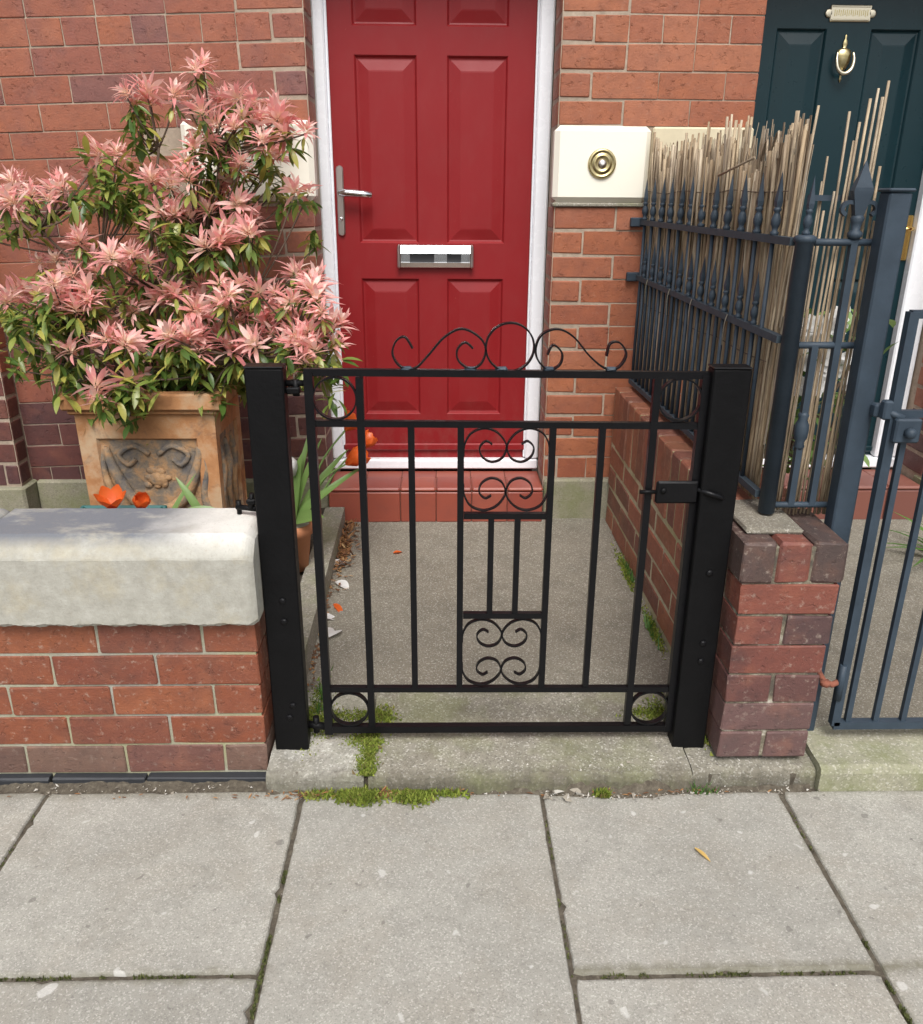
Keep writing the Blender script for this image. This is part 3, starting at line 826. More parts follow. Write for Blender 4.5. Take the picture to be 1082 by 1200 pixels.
# ================================================================== PIER AND SIDE WALL
pier = thing('brick_pier', (.81, 1.86, .05), 'weathered dark red brick pier carrying blue railings', 'pier')
MB().box(.6945, .909, 1.7445, 1.965, .068, .640).build('mortar', M['mortar_pier'], pier)
PP = .0805
z = .064
faces = [2, 1, 2, 1, 2, 1]
for k in range(6):
    x0 = .690 + .0005 * k; x1 = .912 + .0022 * k
    zc = z + k * PP + PP / 2
    if faces[k] == 1:
        brick(pier, 'brick_pier_low' if k < 2 else 'brick_pier', (x0 + x1) / 2, 1.740 + .052, zc, x1 - x0, .104, PP - .0058, (0, 0, 0), .003, .002)
        brick(pier, 'brick_pier', (x0 + x1) / 2, 1.853 + .065, zc, x1 - x0, .13, PP - .0058, (0, 0, 0), .003, .002)
    else:
        for a, c_ in ((x0, (x0 + x1) / 2 - .005), ((x0 + x1) / 2 + .005, x1)):
            brick(pier, 'brick_pier_low' if k < 2 else 'brick_pier', (a + c_) / 2, 1.740 + .118 + rnd.uniform(-.002, .002), zc, c_ - a, .236, PP - .0058, (0, 0, 0), .003, .002)
zt = z + 6 * PP
for a, c_, tl in ((.689, .764, .01), (.770, .845, -.004), (.851, .929, .012)):
    brick(pier, 'brick_pier' if tl < 0 else 'brick_charcoal', (a + c_) / 2, 1.740 + .116 + rnd.uniform(-.002, .003), zt + .053, c_ - a + .002, .232, .102, (0, tl * .6, 0), .006, .0025)
# mortar pad the post is bedded in
b = MB().cbox(.706, .842, 1.79, 2.02, zt + .104, zt + .118, .006, .003)
po = b.build('mortar_pad', M['path'], pier)

sw = thing('side_wall', (.78, 2.6, .05), 'low orange red brick wall between the two paths, soldier course on top', 'wall')
ang = math.atan2(.694 - .668, 1.99 - 3.19)   # inner face runs slightly askew to the house
def swp(t, off, z):   # t along the wall from the house (0) to the pier (1)
    y = 3.19 + (1.99 - 3.19) * t; x = .668 + (.694 - .668) * t + off
    return (x, y, z)
LEN = 1.2
phi = math.atan2(.694 - .668, 1.2)          # tilt about z
zh, zp = .700, .668
bmb = MB()
bmb.add([swp(0, .0035, .05), swp(1, .0035, .02), swp(1, .205, .02), swp(0, .205, .05), swp(0, .0035, zh - .004), swp(1, .0035, zp - .004), swp(1, .205, zp - .008), swp(0, .205, zh - .008)],
        [(0, 3, 2, 1), (4, 5, 6, 7), (0, 1, 5, 4), (1, 2, 6, 5), (2, 3, 7, 6), (3, 0, 4, 7)])
bmb.build('mortar', M['mortar_green'], sw)
nS = 15
slope = math.atan2(zh - zp, LEN)
for i in range(nS):
    t = (i + .5) / nS
    zt_ = zh + (zp - zh) * t
    x, y, _ = swp(t, 0, 0)
    brick(sw, 'brick_orange', x + .053 + rnd.uniform(-.002, .002), y, zt_ - .1125, .106, LEN / nS - .007, .225, (slope, 0, phi), .005, .002)
    brick(sw, 'brick_orange', x + .163 + rnd.uniform(-.002, .002), y, zt_ - .1125, .106, LEN / nS - .007, .225, (slope, 0, phi), .005, .002)
CP = .0835
for k in range(4):
    n_ = 5
    off = (.5 if k % 2 else 0)
    ts = [0] + [(i + off) / 5.2 for i in range(1 if not off else 0, 7) if 0 < (i + off) / 5.2 < .985] + [1]
    for a, c_ in zip(ts[:-1], ts[1:]):
        t = (a + c_) / 2
        x, y, _ = swp(t, 0, 0)
        zc = (zh + (zp - zh) * t) - .232 - CP * (k + .5)
        brick(sw, 'brick_orange', x + .052 + rnd.uniform(-.002, .002), y, zc, .104, (c_ - a) * LEN - .010, CP - .010, (slope, 0, phi), .005, .002)
        brick(sw, 'brick_orange', x + .163 + rnd.uniform(-.002, .002), y, zc, .104, (c_ - a) * LEN - .010, CP - .010, (slope, 0, phi), .005, .002)

# ================================================================== BLACK GATE AND POSTS
def gate_post(x0, x1, z0, label, bolts):
    t = thing('gate_post', ((x0 + x1) / 2, 1.842, z0), label, 'gate post', 'black posts of the gate')
    MB().cbox(x0, x1, 1.800, 1.846, z0 - .04, 1.035, .003, .0008).build('shaft', M['black_post'], t)
    MB().cbox(x0 - .001, x1 + .001, 1.799, 1.847, 1.0352, 1.0395, .0015).build('cap', M['black_gate'], t)
    for bx, bz in bolts:
        MB().lathe([(.008, 0), (.008, .003), (.0045, .005), (.001, .0055)], (bx, 1.799, bz), 'Y', 8, False).build('bolt', M['black_gate'], t)
    return t
lpst = gate_post(-.4265, -.3435, .066, 'square black steel gate post beside the stone coping', [(-.381, .481), (-.381, .426), (-.375, .19), (-.385, .155)])
rpst = gate_post(.592, .676, .070, 'square black steel gate post against the brick pier, latch side', [(.640, .36), (.640, .31), (.635, .55)])
YG = 1.83
gate = thing('garden_gate', (.15, YG, .12), 'black wrought iron garden gate with scrolls along its top', 'gate')
def bar(name, x0, z0, x1, z1, r_, mat='black_gate', lab=None, y=YG, par=None):
    o = MB().tube([(x0, y, z0), (x1, y, z1)], r_, square=True, up=(0, 1, 0)).build(name, M[mat], par or gate)
    if lab: o['label'] = lab
    return o
ZT, ZM, ZL, ZBt = 1.021, .908, .218, .100
bar('stile', -.293, .086, -.293, ZT + .004, .010, lab='hinge stile')
bar('stile', .585, .086, .585, ZT - .004, .010, lab='latch stile')
bar('rail', -.302, ZT + .002, .604, ZT - .004, .0078, lab='top rail')
bar('rail', -.283, ZM, .575, ZM - .006, .0072)
bar('rail', -.283, ZL, .575, ZL - .006, .0072)
bar('rail', -.303, ZBt, .604, ZBt - .004, .0095, lab='bottom rail')
for x in (-.182, .477): bar('bar', x, ZBt + .009, x, ZT - .009, .0082)
for x in (-.070, .042, .250, .362): bar('bar', x, ZL + .004, x, ZM - .008, .0074)
bar('crossbar', .050, .686, .243, .685, .0072); bar('crossbar', .050, .425, .243, .424, .0072)
for x in (.1145, .1765): bar('bar', x, .432, x, .678, .0068)
SA = [(-0.064,1.075),(-0.080,1.099),(-0.098,1.092),(-0.108,1.068),(-0.101,1.046),(-0.084,1.032),(-0.057,1.033),(-0.029,1.061),(0.005,1.099),(0.043,1.117),(0.081,1.099),(0.095,1.072),(0.085,1.042),(0.061,1.031),(0.036,1.048),(0.033,1.072),(0.050,1.088),(0.067,1.075)]
SB = [(0.230,1.062),(0.242,1.083),(0.262,1.065),(0.258,1.040),(0.234,1.029),(0.211,1.048),(0.204,1.076),(0.217,1.106),(0.251,1.117),(0.286,1.100),(0.323,1.059),(0.359,1.032),(0.387,1.034),(0.403,1.062),(0.387,1.088),(0.366,1.086),(0.360,1.059)]
def scroll(pts, name='scroll', lab=None, wd=.015, th=.0038, closed=False, n=6):
    p = catmull([(x, YG, z_) for x, z_ in pts], n, closed)
    o = MB().strip(p, wd, th, (0, 1, 0), closed).build(name, M['black_gate'], gate)
    if lab: o['label'] = lab
    return o
scroll(SA, lab='long double scroll on the top rail'); scroll(SB, lab='long double scroll on the top rail')
circ = lambda cx, cz, r_: [(cx + r_ * math.cos(2 * math.pi * i / 16), cz + r_ * math.sin(2 * math.pi * i / 16)) for i in range(16)]
scroll(circ(.1478, 1.0775, .0525), 'ring', 'centre ring on the top rail', closed=True, n=4)
for cx, cz, r_ in ((-.2375, .9645, .0475), (.531, .962, .0475), (-.2375, .159, .0475), (.531, .156, .0475)):
    scroll(circ(cx, cz, r_), 'ring', None, closed=True, n=4)
b = MB()
for x in (-.078, .062, .130, .235, .372): b.cbox(x - .013, x + .013, YG - .008, YG + .008, ZT + .004, ZT + .014, .004, .001)
b.build('weld', M['blue_rail'], gate)
C1 = [(0.049,0.832),(0.051,0.860),(0.066,0.886),(0.096,0.897),(0.126,0.886),(0.1455,0.857),(0.137,0.828),(0.113,0.818),(0.091,0.830),(0.085,0.852),(0.099,0.867),(0.113,0.860)]
def panel_scrolls(zt_, zb_):
    xc = .1465
    sc_ = (zt_ - zb_) / .2
    for mx in (0, 1):
        for mz in (0, 1):
            pts = []
            for x, z_ in C1:
                xx = x if not mx else 2 * xc - x
                d = (.9 - z_) * min(1, sc_ * 1.0)
                pts.append((xx, zt_ - d if not mz else zb_ + d))
            scroll(pts, wd=.011, th=.0034)
panel_scrolls(.899, .696); panel_scrolls(.416, .226)
# hinges on the post, latch plate on the far stile
b = MB().tube([(-.345, YG, .998), (-.303, YG, .998)], .007, 8); b.cbox(-.343, -.312, YG - .012, YG + .012, .975, .99, .003); b.tube([(-.322, YG, .97), (-.322, YG, 1.006)], .008, 10)
b.build('hinge', M['black_post'], gate)
b = MB().tube([(-.345, YG, .112), (-.303, YG, .106)], .010, 8); b.tube([(-.325, YG, .09), (-.325, YG, .135)], .008, 10)
b.build('hinge', M['black_post'], gate)
lt = MB().cbox(.492, .590, YG - .022, YG - .0115, .722, .776, .004, .001).build('latch', M['black_gate'], gate)
MB().lathe([(.007, 0), (.007, .004), (.003, .006)], (.508, YG - .0215, .754), 'Y', 10).build('bolt', M['black_post'], lt)
MB().tube([(.455, YG - .016, .749), (.493, YG - .016, .749)], .005, 8).build('latch_pin', M['black_post'], lt)
MB().tube(catmull([(.588, YG - .017, .755), (.61, YG - .036, .752), (.632, YG - .037, .745), (.642, YG - .032, .738)], 4), .006, 8).build('striker', M['black_gate'], lt)

# ================================================================== BLUE RAILING
rail = thing('railing', (.76, 2.5, .70), 'slate blue spear topped railing on the side wall, ending in a round corner post', 'railing')
def fx(y): return .726 + (3.20 - y) * (.768 - .726) / (3.20 - 1.93)
def fz(z0, z1, y): return z0 + (z1 - z0) * (3.20 - y) / 1.27
def rbar(name, p0, p1, r_, sq=True, par=None, mat='blue_rail'):
    return MB().tube([p0, p1], r_, 8, square=sq, up=(1, 0, 0) if abs(p1[2] - p0[2]) > .2 else (0, 0, 1)).build(name, M[mat], par or rail)
yb, yf = 3.215, 1.905
zt0, zt1, zl0, zl1, zb0, zb1 = 1.300, 1.296, 1.108, 1.084, .725, .712
rbar('rail', (fx(yb), yb, zt0), (fx(yf), yf, zt1), .0085, mat='rail_dirty')
rbar('rail', (fx(yb), yb, zl0), (fx(yf), yf, zl1), .0085, mat='rail_dirty')
rbar('rail', (fx(yb), 3.18, zb0), (fx(yf), yf, zb1), .0085, mat='rail_dirty')
for zz in (zt0, zl0):
    b = MB().cbox(fx(yb) - .040, fx(yb) + .012, 3.196, 3.2185, zz - .016, zz + .016, .003)
    b.build('wall_bracket', M['blue_rail'], rail)
def spear_mesh():
    b = MB()
    b.lathe([(.0085, 0), (.013, .004), (.013, .009), (.008, .013), (.010, .02), (.0135, .026), (.0145, .036), (.010, .047), (.0075, .052), (.0115, .056), (.0115, .060), (.008, .064)], (0, 0, 0), 'Z', 8)
    b.add([(-.0075, -.0075, .064), (.0075, -.0075, .064), (.0075, .0075, .064), (-.0075, .0075, .064), (-.009, -.009, .076), (.009, -.009, .076), (.009, .009, .076), (-.009, .009, .076), (0, 0, .142)],
          [(3, 2, 1, 0), (0, 1, 5, 4), (1, 2, 6, 5), (2, 3, 7, 6), (3, 0, 4, 7), (4, 5, 8), (5, 6, 8), (6, 7, 8), (7, 4, 8)])
    return b.mesh('spear_head')
spm = spear_mesh(); spm.materials.append(M['blue_rail'])
def spear(par, x, y, z, s=1.0):
    return link('spear_head', spm, None, par, (x, y, z), (R(rnd.uniform(-1.5, 1.5)), R(rnd.uniform(-1.5, 1.5)), R(rnd.uniform(-8, 8))), (s * .8, s * .8, s))
NB = 12
for i in range(NB):
    y = 3.165 - i * (3.165 - 2.015) / (NB - 1)
    o = rbar('bar', (fx(y), y, fz(zb0, zb1, y)), (fx(y) + rnd.uniform(-.002, .002), y, fz(zt0, zt1, y)), .0056, False)
    spear(o, fx(y), y, fz(zt0, zt1, y) + .006)
    y2 = y - .052
    if i < NB - 1:
        o = rbar('short_bar', (fx(y2), y2, fz(zb0, zb1, y2)), (fx(y2), y2, fz(zl0, zl1, y2)), .0056, False)
        spear(o, fx(y2), y2, fz(zl0, zl1, y2) + .006, .92)
px_, py_ = .786, 1.888
b = MB().lathe([(.0195, .672), (.0195, 1.295), (.0235, 1.297), (.0235, 1.307), (.016, 1.311)], (px_, py_, 0), 'Z', 18)
b.f = b.f
post = b.build('corner_post', M['blue_rail'], rail)
spear(post, px_, py_, 1.309, .86)
# return panel to the gate post
for zz in (zt1, 1.074, .690):
    rbar('rail', (px_, py_, zz), (.940, py_, zz), .0078, False)
rbar('bar', (.893, py_, .690), (.893, py_, 1.30), .0075)
kb = rbar('short_bar', (.842, py_, .690), (.842, py_, 1.074), .0075)
MB().lathe([(.008, -.045), (.013, -.038), (.010, -.028), (.016, -.015), (.017, 0), (.016, .015), (.010, .028), (.013, .038), (.008, .045)], (.842, py_, .875), 'Z', 10).build('knuckle', M['blue_rail'], kb)
rbar('rail', (.80, 1.935, 1.386), (.93, 1.935, 1.386), .006)
fl = MB().lathe([(.008, 0), (.016, .006), (.016, .014), (.009, .02), (.012, .034), (.015, .044), (.010, .05)], (.893, py_, 1.302), 'Z', 10)
for s_ in (-1, 1):
    fl.strip(catmull([(.893, py_, 1.352), (.893 + s_ * .012, py_, 1.375), (.893 + s_ * .030, py_, 1.376), (.893 + s_ * .037, py_, 1.362), (.893 + s_ * .028, py_, 1.352)], 4), .012, .008)
fl.add([(.893 - .009, py_ - .008, 1.35), (.893 + .009, py_ - .008, 1.35), (.893 + .009, py_ + .008, 1.35), (.893 - .009, py_ + .008, 1.35),
        (.893 - .021, py_ - .011, 1.400), (.893 + .021, py_ - .011, 1.400), (.893 + .021, py_ + .011, 1.400), (.893 - .021, py_ + .011, 1.400),
        (.893 - .019, py_ - .011, 1.407), (.893 + .019, py_ - .011, 1.407), (.893 + .019, py_ + .011, 1.407), (.893 - .019, py_ + .011, 1.407), (.893, py_, 1.462)],
       [(0, 1, 5, 4), (1, 2, 6, 5), (2, 3, 7, 6), (3, 0, 4, 7), (4, 5, 9, 8), (5, 6, 10, 9), (6, 7, 11, 10), (7, 4, 8, 11), (8, 9, 12), (9, 10, 12), (10, 11, 12), (11, 8, 12)])
fo = fl.build('finial', M['blue_rail'], rail); fo['label'] = 'large lily shaped finial'
# cable ties holding the reeds to the lower rail
b = MB()
for y in (3.02, 2.75, 2.52, 2.22):
    x = fx(y); z_ = fz(zl0, zl1, y)
    b.strip(catmull([(x - .011, y, z_ + .01), (x - .014, y + .006, z_ - .012), (x - .012, y + .016, z_ - .045), (x - .006, y + .03, z_ - .075)], 4), .004, .0015, (0, 1, 0))
b.build('cable_tie', M['edging'], rail)

# ---- blue gate post and next door's gate
bp = thing('gate_post', (.953, 1.862, .05), 'tall slate blue square gate post at the right of the brick pier', 'gate post')
MB().cbox(.930, .9785, 1.838, 1.886, .0, 1.398, .004, .0008).build('shaft', M['blue_rail'], bp)
MB().cbox(.926, .983, 1.834, 1.890, 1.3985, 1.406, .003).build('cap', M['blue_rail'], bp)
MB().cbox(.968, 1.000, 1.812, 1.8375, .925, .955, .004).build('catch', M['blue_rail'], bp)
YN = 1.80
ng = thing('metal_gate', (1.45, YN, .12), 'slate blue metal gate of plain bars next door', 'gate')
rbar2 = lambda name, p0, p1, r_, sq=True: MB().tube([p0, p1], r_, 8, square=sq, up=(0, 1, 0)).build(name, M['blue_rail'], ng)
rbar2('stile', (1.004, YN, .122), (1.004, YN, 1.160), .0105); rbar2('stile', (1.90, YN, .122), (1.90, YN, 1.160), .0105)
for zz, rr in ((1.155, .0085), (.938, .0078), (.122, .0105)): rbar2('rail', (1.0, YN, zz), (1.905, YN, zz), rr)
for i in range(12):
    x = 1.037 + i * .0715
    rbar2('bar', (x, YN, .130), (x, YN, 1.147 if i % 2 else .930), .0066)
lb = MB().cbox(1.000, 1.058, YN - .030, YN - .011, .877, .932, .004).build('latch', M['blue_rail'], ng)
MB().lathe([(.012, 0), (.012, .012), (.009, .018), (.003, .020)], (1.030, YN - .0295, .902), 'Y', 12).build('knob', M['blue_rail'], lb)
b = MB().tube([(.983, YN, .945), (1.02, YN - .018, .930)], .008, 8); b.cbox(.976, .998, YN - .012, YN + .012, .925, .968, .004)
b.build('catch_arm', M['blue_rail'], lb)
b = MB().tube([(.957, 1.837, .258), (.957, 1.80, .25), (.975, 1.79, .245), (.992, 1.795, .25)], .008, 8); b.lathe([(.013, 0), (.013, .012)], (.957, 1.79, .244), 'Z', 8)
b.build('hinge_bolt', M['rust'], ng)
MB().tube([(.997, YN - .008, .20), (.997, YN - .008, .30)], .009, 8).build('hinge_sleeve', M['blue_rail'], ng)

# ================================================================== REED SCREEN
reeds = thing('reed_screen', (.80, 2.5, .70), 'split reed screen tied behind the blue railing, ragged along its top', 'screen')
def reed_mesh(h, r_, wob, seg=6, n=5):
    b = MB()
    ax, ay, ph = rnd.uniform(-wob, wob), rnd.uniform(-wob, wob), rnd.uniform(0, 6)
    pts = []
    for i in range(seg + 1):
        t = i / seg
        pts.append((ax * math.sin(t * 2.6 + ph) * t + rnd.uniform(-.0012, .0012), ay * math.sin(t * 2.1 + ph * 2) * t + rnd.uniform(-.0012, .0012), h * t))
    rad = [r_ * (1 - .12 * i / seg) * rnd.uniform(.9, 1.1) for i in range(seg + 1)]
    b.tube(pts, rad, n, up=(1, 0, 0))
    me = b.mesh('reed'); me.materials.append(M['reed']); return me
def reed(x, y, z0, h, r_, lean=(0, 0), wob=.010):
    link('reed', reed_mesh(h, r_, wob), None, reeds, (x, y, z0), (lean[0], lean[1], rnd.uniform(-.3, .3)))
n1 = 250
for i in range(n1):
    t = i / (n1 - 1)
    y = 3.19 - (3.19 - 1.97) * t + rnd.uniform(-.004, .004)
    base_top = 1.585 - .045 * abs(math.sin(t * 9)) - (.10 * math.exp(-((t - .78) / .07) ** 2)) - .05 * math.exp(-((t - .52) / .05) ** 2)
    top = base_top + rnd.gauss(-.035, .032) + (rnd.choice([-.16, -.24]) if rnd.random() < .12 else 0)
    z0 = fz(.700, .675, y)
    x = fx(y) + .0155 + abs(rnd.gauss(0, .006))
    reed(x, y, z0, top - z0, rnd.uniform(.0030, .0058), (rnd.gauss(0, .016), rnd.uniform(-.008, .016)), .018)
# the corner and the return panel: fewer, stouter stems
stems = [(.800, 1.945, 1.42), (.806, 1.935, 1.47), (.812, 1.93, 1.36), (.820, 1.93, 1.40), (.829, 1.915, 1.555), (.834, 1.92, 1.33), (.840, 1.918, 1.50), (.848, 1.915, 1.535), (.854, 1.925, 1.34), (.858, 1.92, 1.58), (.866, 1.92, 1.46),
         (.876, 1.922, 1.600), (.881, 1.915, 1.36), (.887, 1.925, 1.585), (.893, 1.93, 1.33), (.899, 1.92, 1.615), (.905, 1.915, 1.45), (.911, 1.92, 1.35), (.917, 1.918, 1.34), (.922, 1.915, 1.38)]
for x, y, top in stems:
    reed(.812 + (x - .80) * 1.10, y, .655, top - .655, rnd.uniform(.0028, .0038), (rnd.uniform(-.01, .01), .012 + rnd.uniform(-.006, .006)), .008)
for i in range(4):
    x = .828 + .12 * i / 3
    reed(x, 1.918 + rnd.uniform(-.006, .006), .652, rnd.uniform(.42, .66), rnd.uniform(.0020, .0030), (rnd.uniform(-.015, .015), rnd.uniform(-.01, .015)), .006)
# bent and broken ends, and the fine chaff between the stems
b = MB()
for i in range(900):
    y = rnd.uniform(1.96, 3.18); x = fx(y) + .019 + rnd.uniform(0, .018)
    z0 = rnd.uniform(.72, 1.40); h = rnd.uniform(.15, .40)
    if z0 + h > 1.53: h = 1.53 - z0 + rnd.uniform(-.03, .03)
    ly = rnd.uniform(-.03, .03)
    wd_ = rnd.uniform(.003, .0085); sg_ = rnd.uniform(-.5, .5)
    b.strip([(x, y, z0), (x + rnd.uniform(-.004, .004), y + ly * .5, z0 + h * .5), (x + rnd.uniform(-.006, .006), y + ly, z0 + h)], wd_, .0012, (sg_, 1, 0))
for yy, zz in ((2.18, 1.50), (2.12, 1.515)):
    x = fx(yy) + .02
    b.tube([(x, yy + .05, zz - .08), (x, yy, zz + .012), (x - .004, yy - .02, zz + .014), (x - .012, yy - .055, zz - .045)], .003, 5)
b.tube([(fx(2.3) - .015, 2.40, 1.44), (fx(2.2) - .017, 2.14, 1.475)], .003, 5)
bw = MB()
for zz in (1.02, 1.40):
    for o_ in (.006, .034):
        bw.tube(catmull([(fx(y) + o_ + rnd.uniform(-.002, .002), y, zz + .006 * fnoise(y, 3)) for y in [3.18 - .12 * k for k in range(11)]], 2), .0014, 5)
bw.build('binding_wire', M['twig'], reeds)
ch = b.build('reed_chaff', M['split_reed'], reeds); ch['kind'] = 'stuff'

# ================================================================== PLANTS
def leaf(b, base, d, up, L, W, curl=.25, fold=.25, seg=4):
    """one lance-shaped leaf along d from base, curling away from up"""
    d = Vector(d).normalized(); up = Vector(up)
    side = d.cross(up)
    if side.length < 1e-4: side = d.cross(Vector((1, 0, .1)))
    side.normalize(); nr = side.cross(d).normalized()
    vs = []; base = Vector(base)
    for i in range(seg + 1):
        t = i / seg
        wd = W * (math.sin(math.pi * min(1, (t * .92 + .07))) ** .8) * .5
        c = base + d * (L * t) - nr * (curl * L * t * t)
        if i == seg: vs.append(c); continue
        vs += [c - side * wd + nr * (fold * wd), c, c + side * wd + nr * (fold * wd)]
    fs = []
    for i in range(seg - 1):
        a = i * 3; fs += [(a, a + 1, a + 4, a + 3), (a + 1, a + 2, a + 5, a + 4)]
    a = (seg - 1) * 3; fs += [(a, a + 1, a + 3), (a + 1, a + 2, a + 3)]
    b.add(vs, fs, True)
    b.tv += [i / seg for i in range(seg) for _ in range(3)] + [1.0]

def whorl_mesh():
    b = MB(); b.cur = 0
    n = rnd.randint(17, 27); ax_, ay_ = rnd.uniform(-.35, .35), rnd.uniform(-.35, .35)
    for i in range(n):
        a = i * 2.399 + rnd.uniform(-.2, .2)
        t = i / n
        el = R(70 - 66 * t ** .8 + rnd.uniform(-12, 12))
        d = Vector((math.cos(a) * math.cos(el) + ax_, math.sin(a) * math.cos(el) + ay_, math.sin(el) + rnd.uniform(-.15, .15)))
        L = rnd.uniform(.044, .082) * (.78 + .32 * t)
        leaf(b, (math.cos(a) * .006, math.sin(a) * .006, .010 - .03 * t), d, (rnd.uniform(-.5, .5), rnd.uniform(-.5, .5), 1), L, rnd.uniform(.012, .018), rnd.uniform(-.05, .65), rnd.uniform(.05, .4))
    b.cur = 1
    for i in range(rnd.randint(6, 9)):
        a = i * 2.399 + rnd.uniform(-.4, .4); el = R(rnd.uniform(-65, 0))
        d = Vector((math.cos(a) * math.cos(el), math.sin(a) * math.cos(el), math.sin(el)))
        leaf(b, (math.cos(a) * .006, math.sin(a) * .006, -.03 - rnd.uniform(0, .03)), d, (0, 0, 1), rnd.uniform(.045, .07), rnd.uniform(.014, .020), rnd.uniform(.1, .4))
    me = b.mesh('leaf_whorl'); me.materials.append(M['pink']); me.materials.append(M['green']); return me
def spray_mesh():
    b = MB()
    for i in range(rnd.randint(13, 18)):
        a = i * 2.399 + rnd.uniform(-.4, .4); el = R(rnd.uniform(-70, 50))
        d = Vector((math.cos(a) * math.cos(el), math.sin(a) * math.cos(el), math.sin(el)))
        leaf(b, (rnd.uniform(-.022, .022), rnd.uniform(-.022, .022), rnd.uniform(-.034, .034)), d, (0, 0, 1), rnd.uniform(.045, .07), rnd.uniform(.014, .021), rnd.uniform(.1, .4))
    me = b.mesh('leaf_spray'); me.materials.append(M['green']); return me
WH = [whorl_mesh() for _ in range(22)]
SPR = [spray_mesh() for _ in range(10)]
PINK=[(-0.73,2.90,1.76),(-0.95,2.83,1.67),(-0.91,2.90,1.68),(-0.81,2.84,1.67),(-0.72,2.79,1.62),(-0.63,2.90,1.67),(-0.61,3.03,1.67),(-0.71,2.99,1.66),(-0.58,2.97,1.62),(-0.50,2.83,1.61),(-0.76,2.89,1.58),(-0.71,2.81,1.54),(-0.63,2.80,1.58),(-0.54,2.77,1.54),(-0.48,2.81,1.56),(-0.61,2.97,1.53),(-0.55,2.94,1.52),(-1.04,2.94,1.51),(-0.69,2.92,1.48),(-0.61,2.77,1.48),(-0.45,2.76,1.40),(-1.19,2.85,1.42),(-1.10,2.89,1.45),(-1.16,2.90,1.40),(-1.38,2.92,1.42),(-1.30,2.69,1.38),(-1.32,2.81,1.32),(-1.29,2.85,1.39),(-1.22,2.80,1.37),(-0.88,2.74,1.43),(-0.84,2.81,1.41),(-0.76,2.72,1.43),(-0.78,2.92,1.38),(-0.82,2.89,1.36),(-0.73,2.80,1.34),(-0.86,2.73,1.34),(-0.71,2.92,1.40),(-0.64,2.81,1.36),(-0.62,2.88,1.32),(-0.67,2.91,1.42),(-0.90,2.77,1.29),(-0.82,2.76,1.33),(-0.67,2.79,1.28),(-0.68,2.73,1.25),(-0.58,2.67,1.28),(-1.10,2.70,1.26),(-1.23,2.81,1.19),(-0.98,2.61,1.21),(-0.92,2.61,1.22),(-1.09,2.75,1.19),(-1.12,2.65,1.16),(-0.93,2.72,1.16),(-0.98,2.71,1.19),(-0.73,2.70,1.24),(-1.37,2.82,1.09),(-1.21,2.61,1.11),(-1.33,2.65,1.08),(-1.15,2.60,1.09),(-1.15,2.72,1.09),(-1.07,2.63,1.11),(-1.10,2.63,1.07),(-0.92,2.76,1.12),(-0.81,2.64,1.11),(-0.89,2.69,1.08),(-0.77,2.78,1.06),(-0.66,2.59,1.14),(-0.60,2.58,1.14),(-0.54,2.57,1.12),(-0.52,2.70,1.10),(-0.46,2.74,1.16),(-0.40,2.63,1.14),(-0.45,2.58,1.09),(-0.37,2.54,1.10),(-0.74,2.64,1.04),(-0.65,2.55,1.08),(-0.80,2.73,1.08),(-0.63,2.77,1.04),(-0.55,2.73,1.04),(-0.49,2.67,1.03),(-0.44,2.72,1.02),(-0.35,2.48,1.07),(-0.34,2.53,1.01),(-0.74,2.75,0.96),(-0.80,2.71,0.99),(-0.84,2.61,0.98),(-0.69,2.76,0.99),(-0.59,2.67,0.98),(-0.53,2.66,0.98),(-0.43,2.53,1.00),(-1.00,2.54,0.98),(-1.07,2.60,0.95),(-0.94,2.53,0.97),(-1.16,2.58,0.94),(-1.06,2.71,0.85),(-0.95,2.53,0.86),(-1.01,2.44,0.86),(-0.80,2.51,1.00),(-0.76,2.54,0.99),(-0.71,2.70,0.96),(-0.65,2.59,0.96),(-0.73,2.55,0.94),(-0.56,2.52,0.97),(-0.54,2.70,0.94),(-0.61,2.59,0.93),(-0.47,2.50,0.98),(-0.41,2.46,0.98),(-0.37,2.45,0.97),(-0.39,2.50,1.01),(-0.48,2.58,0.87)]
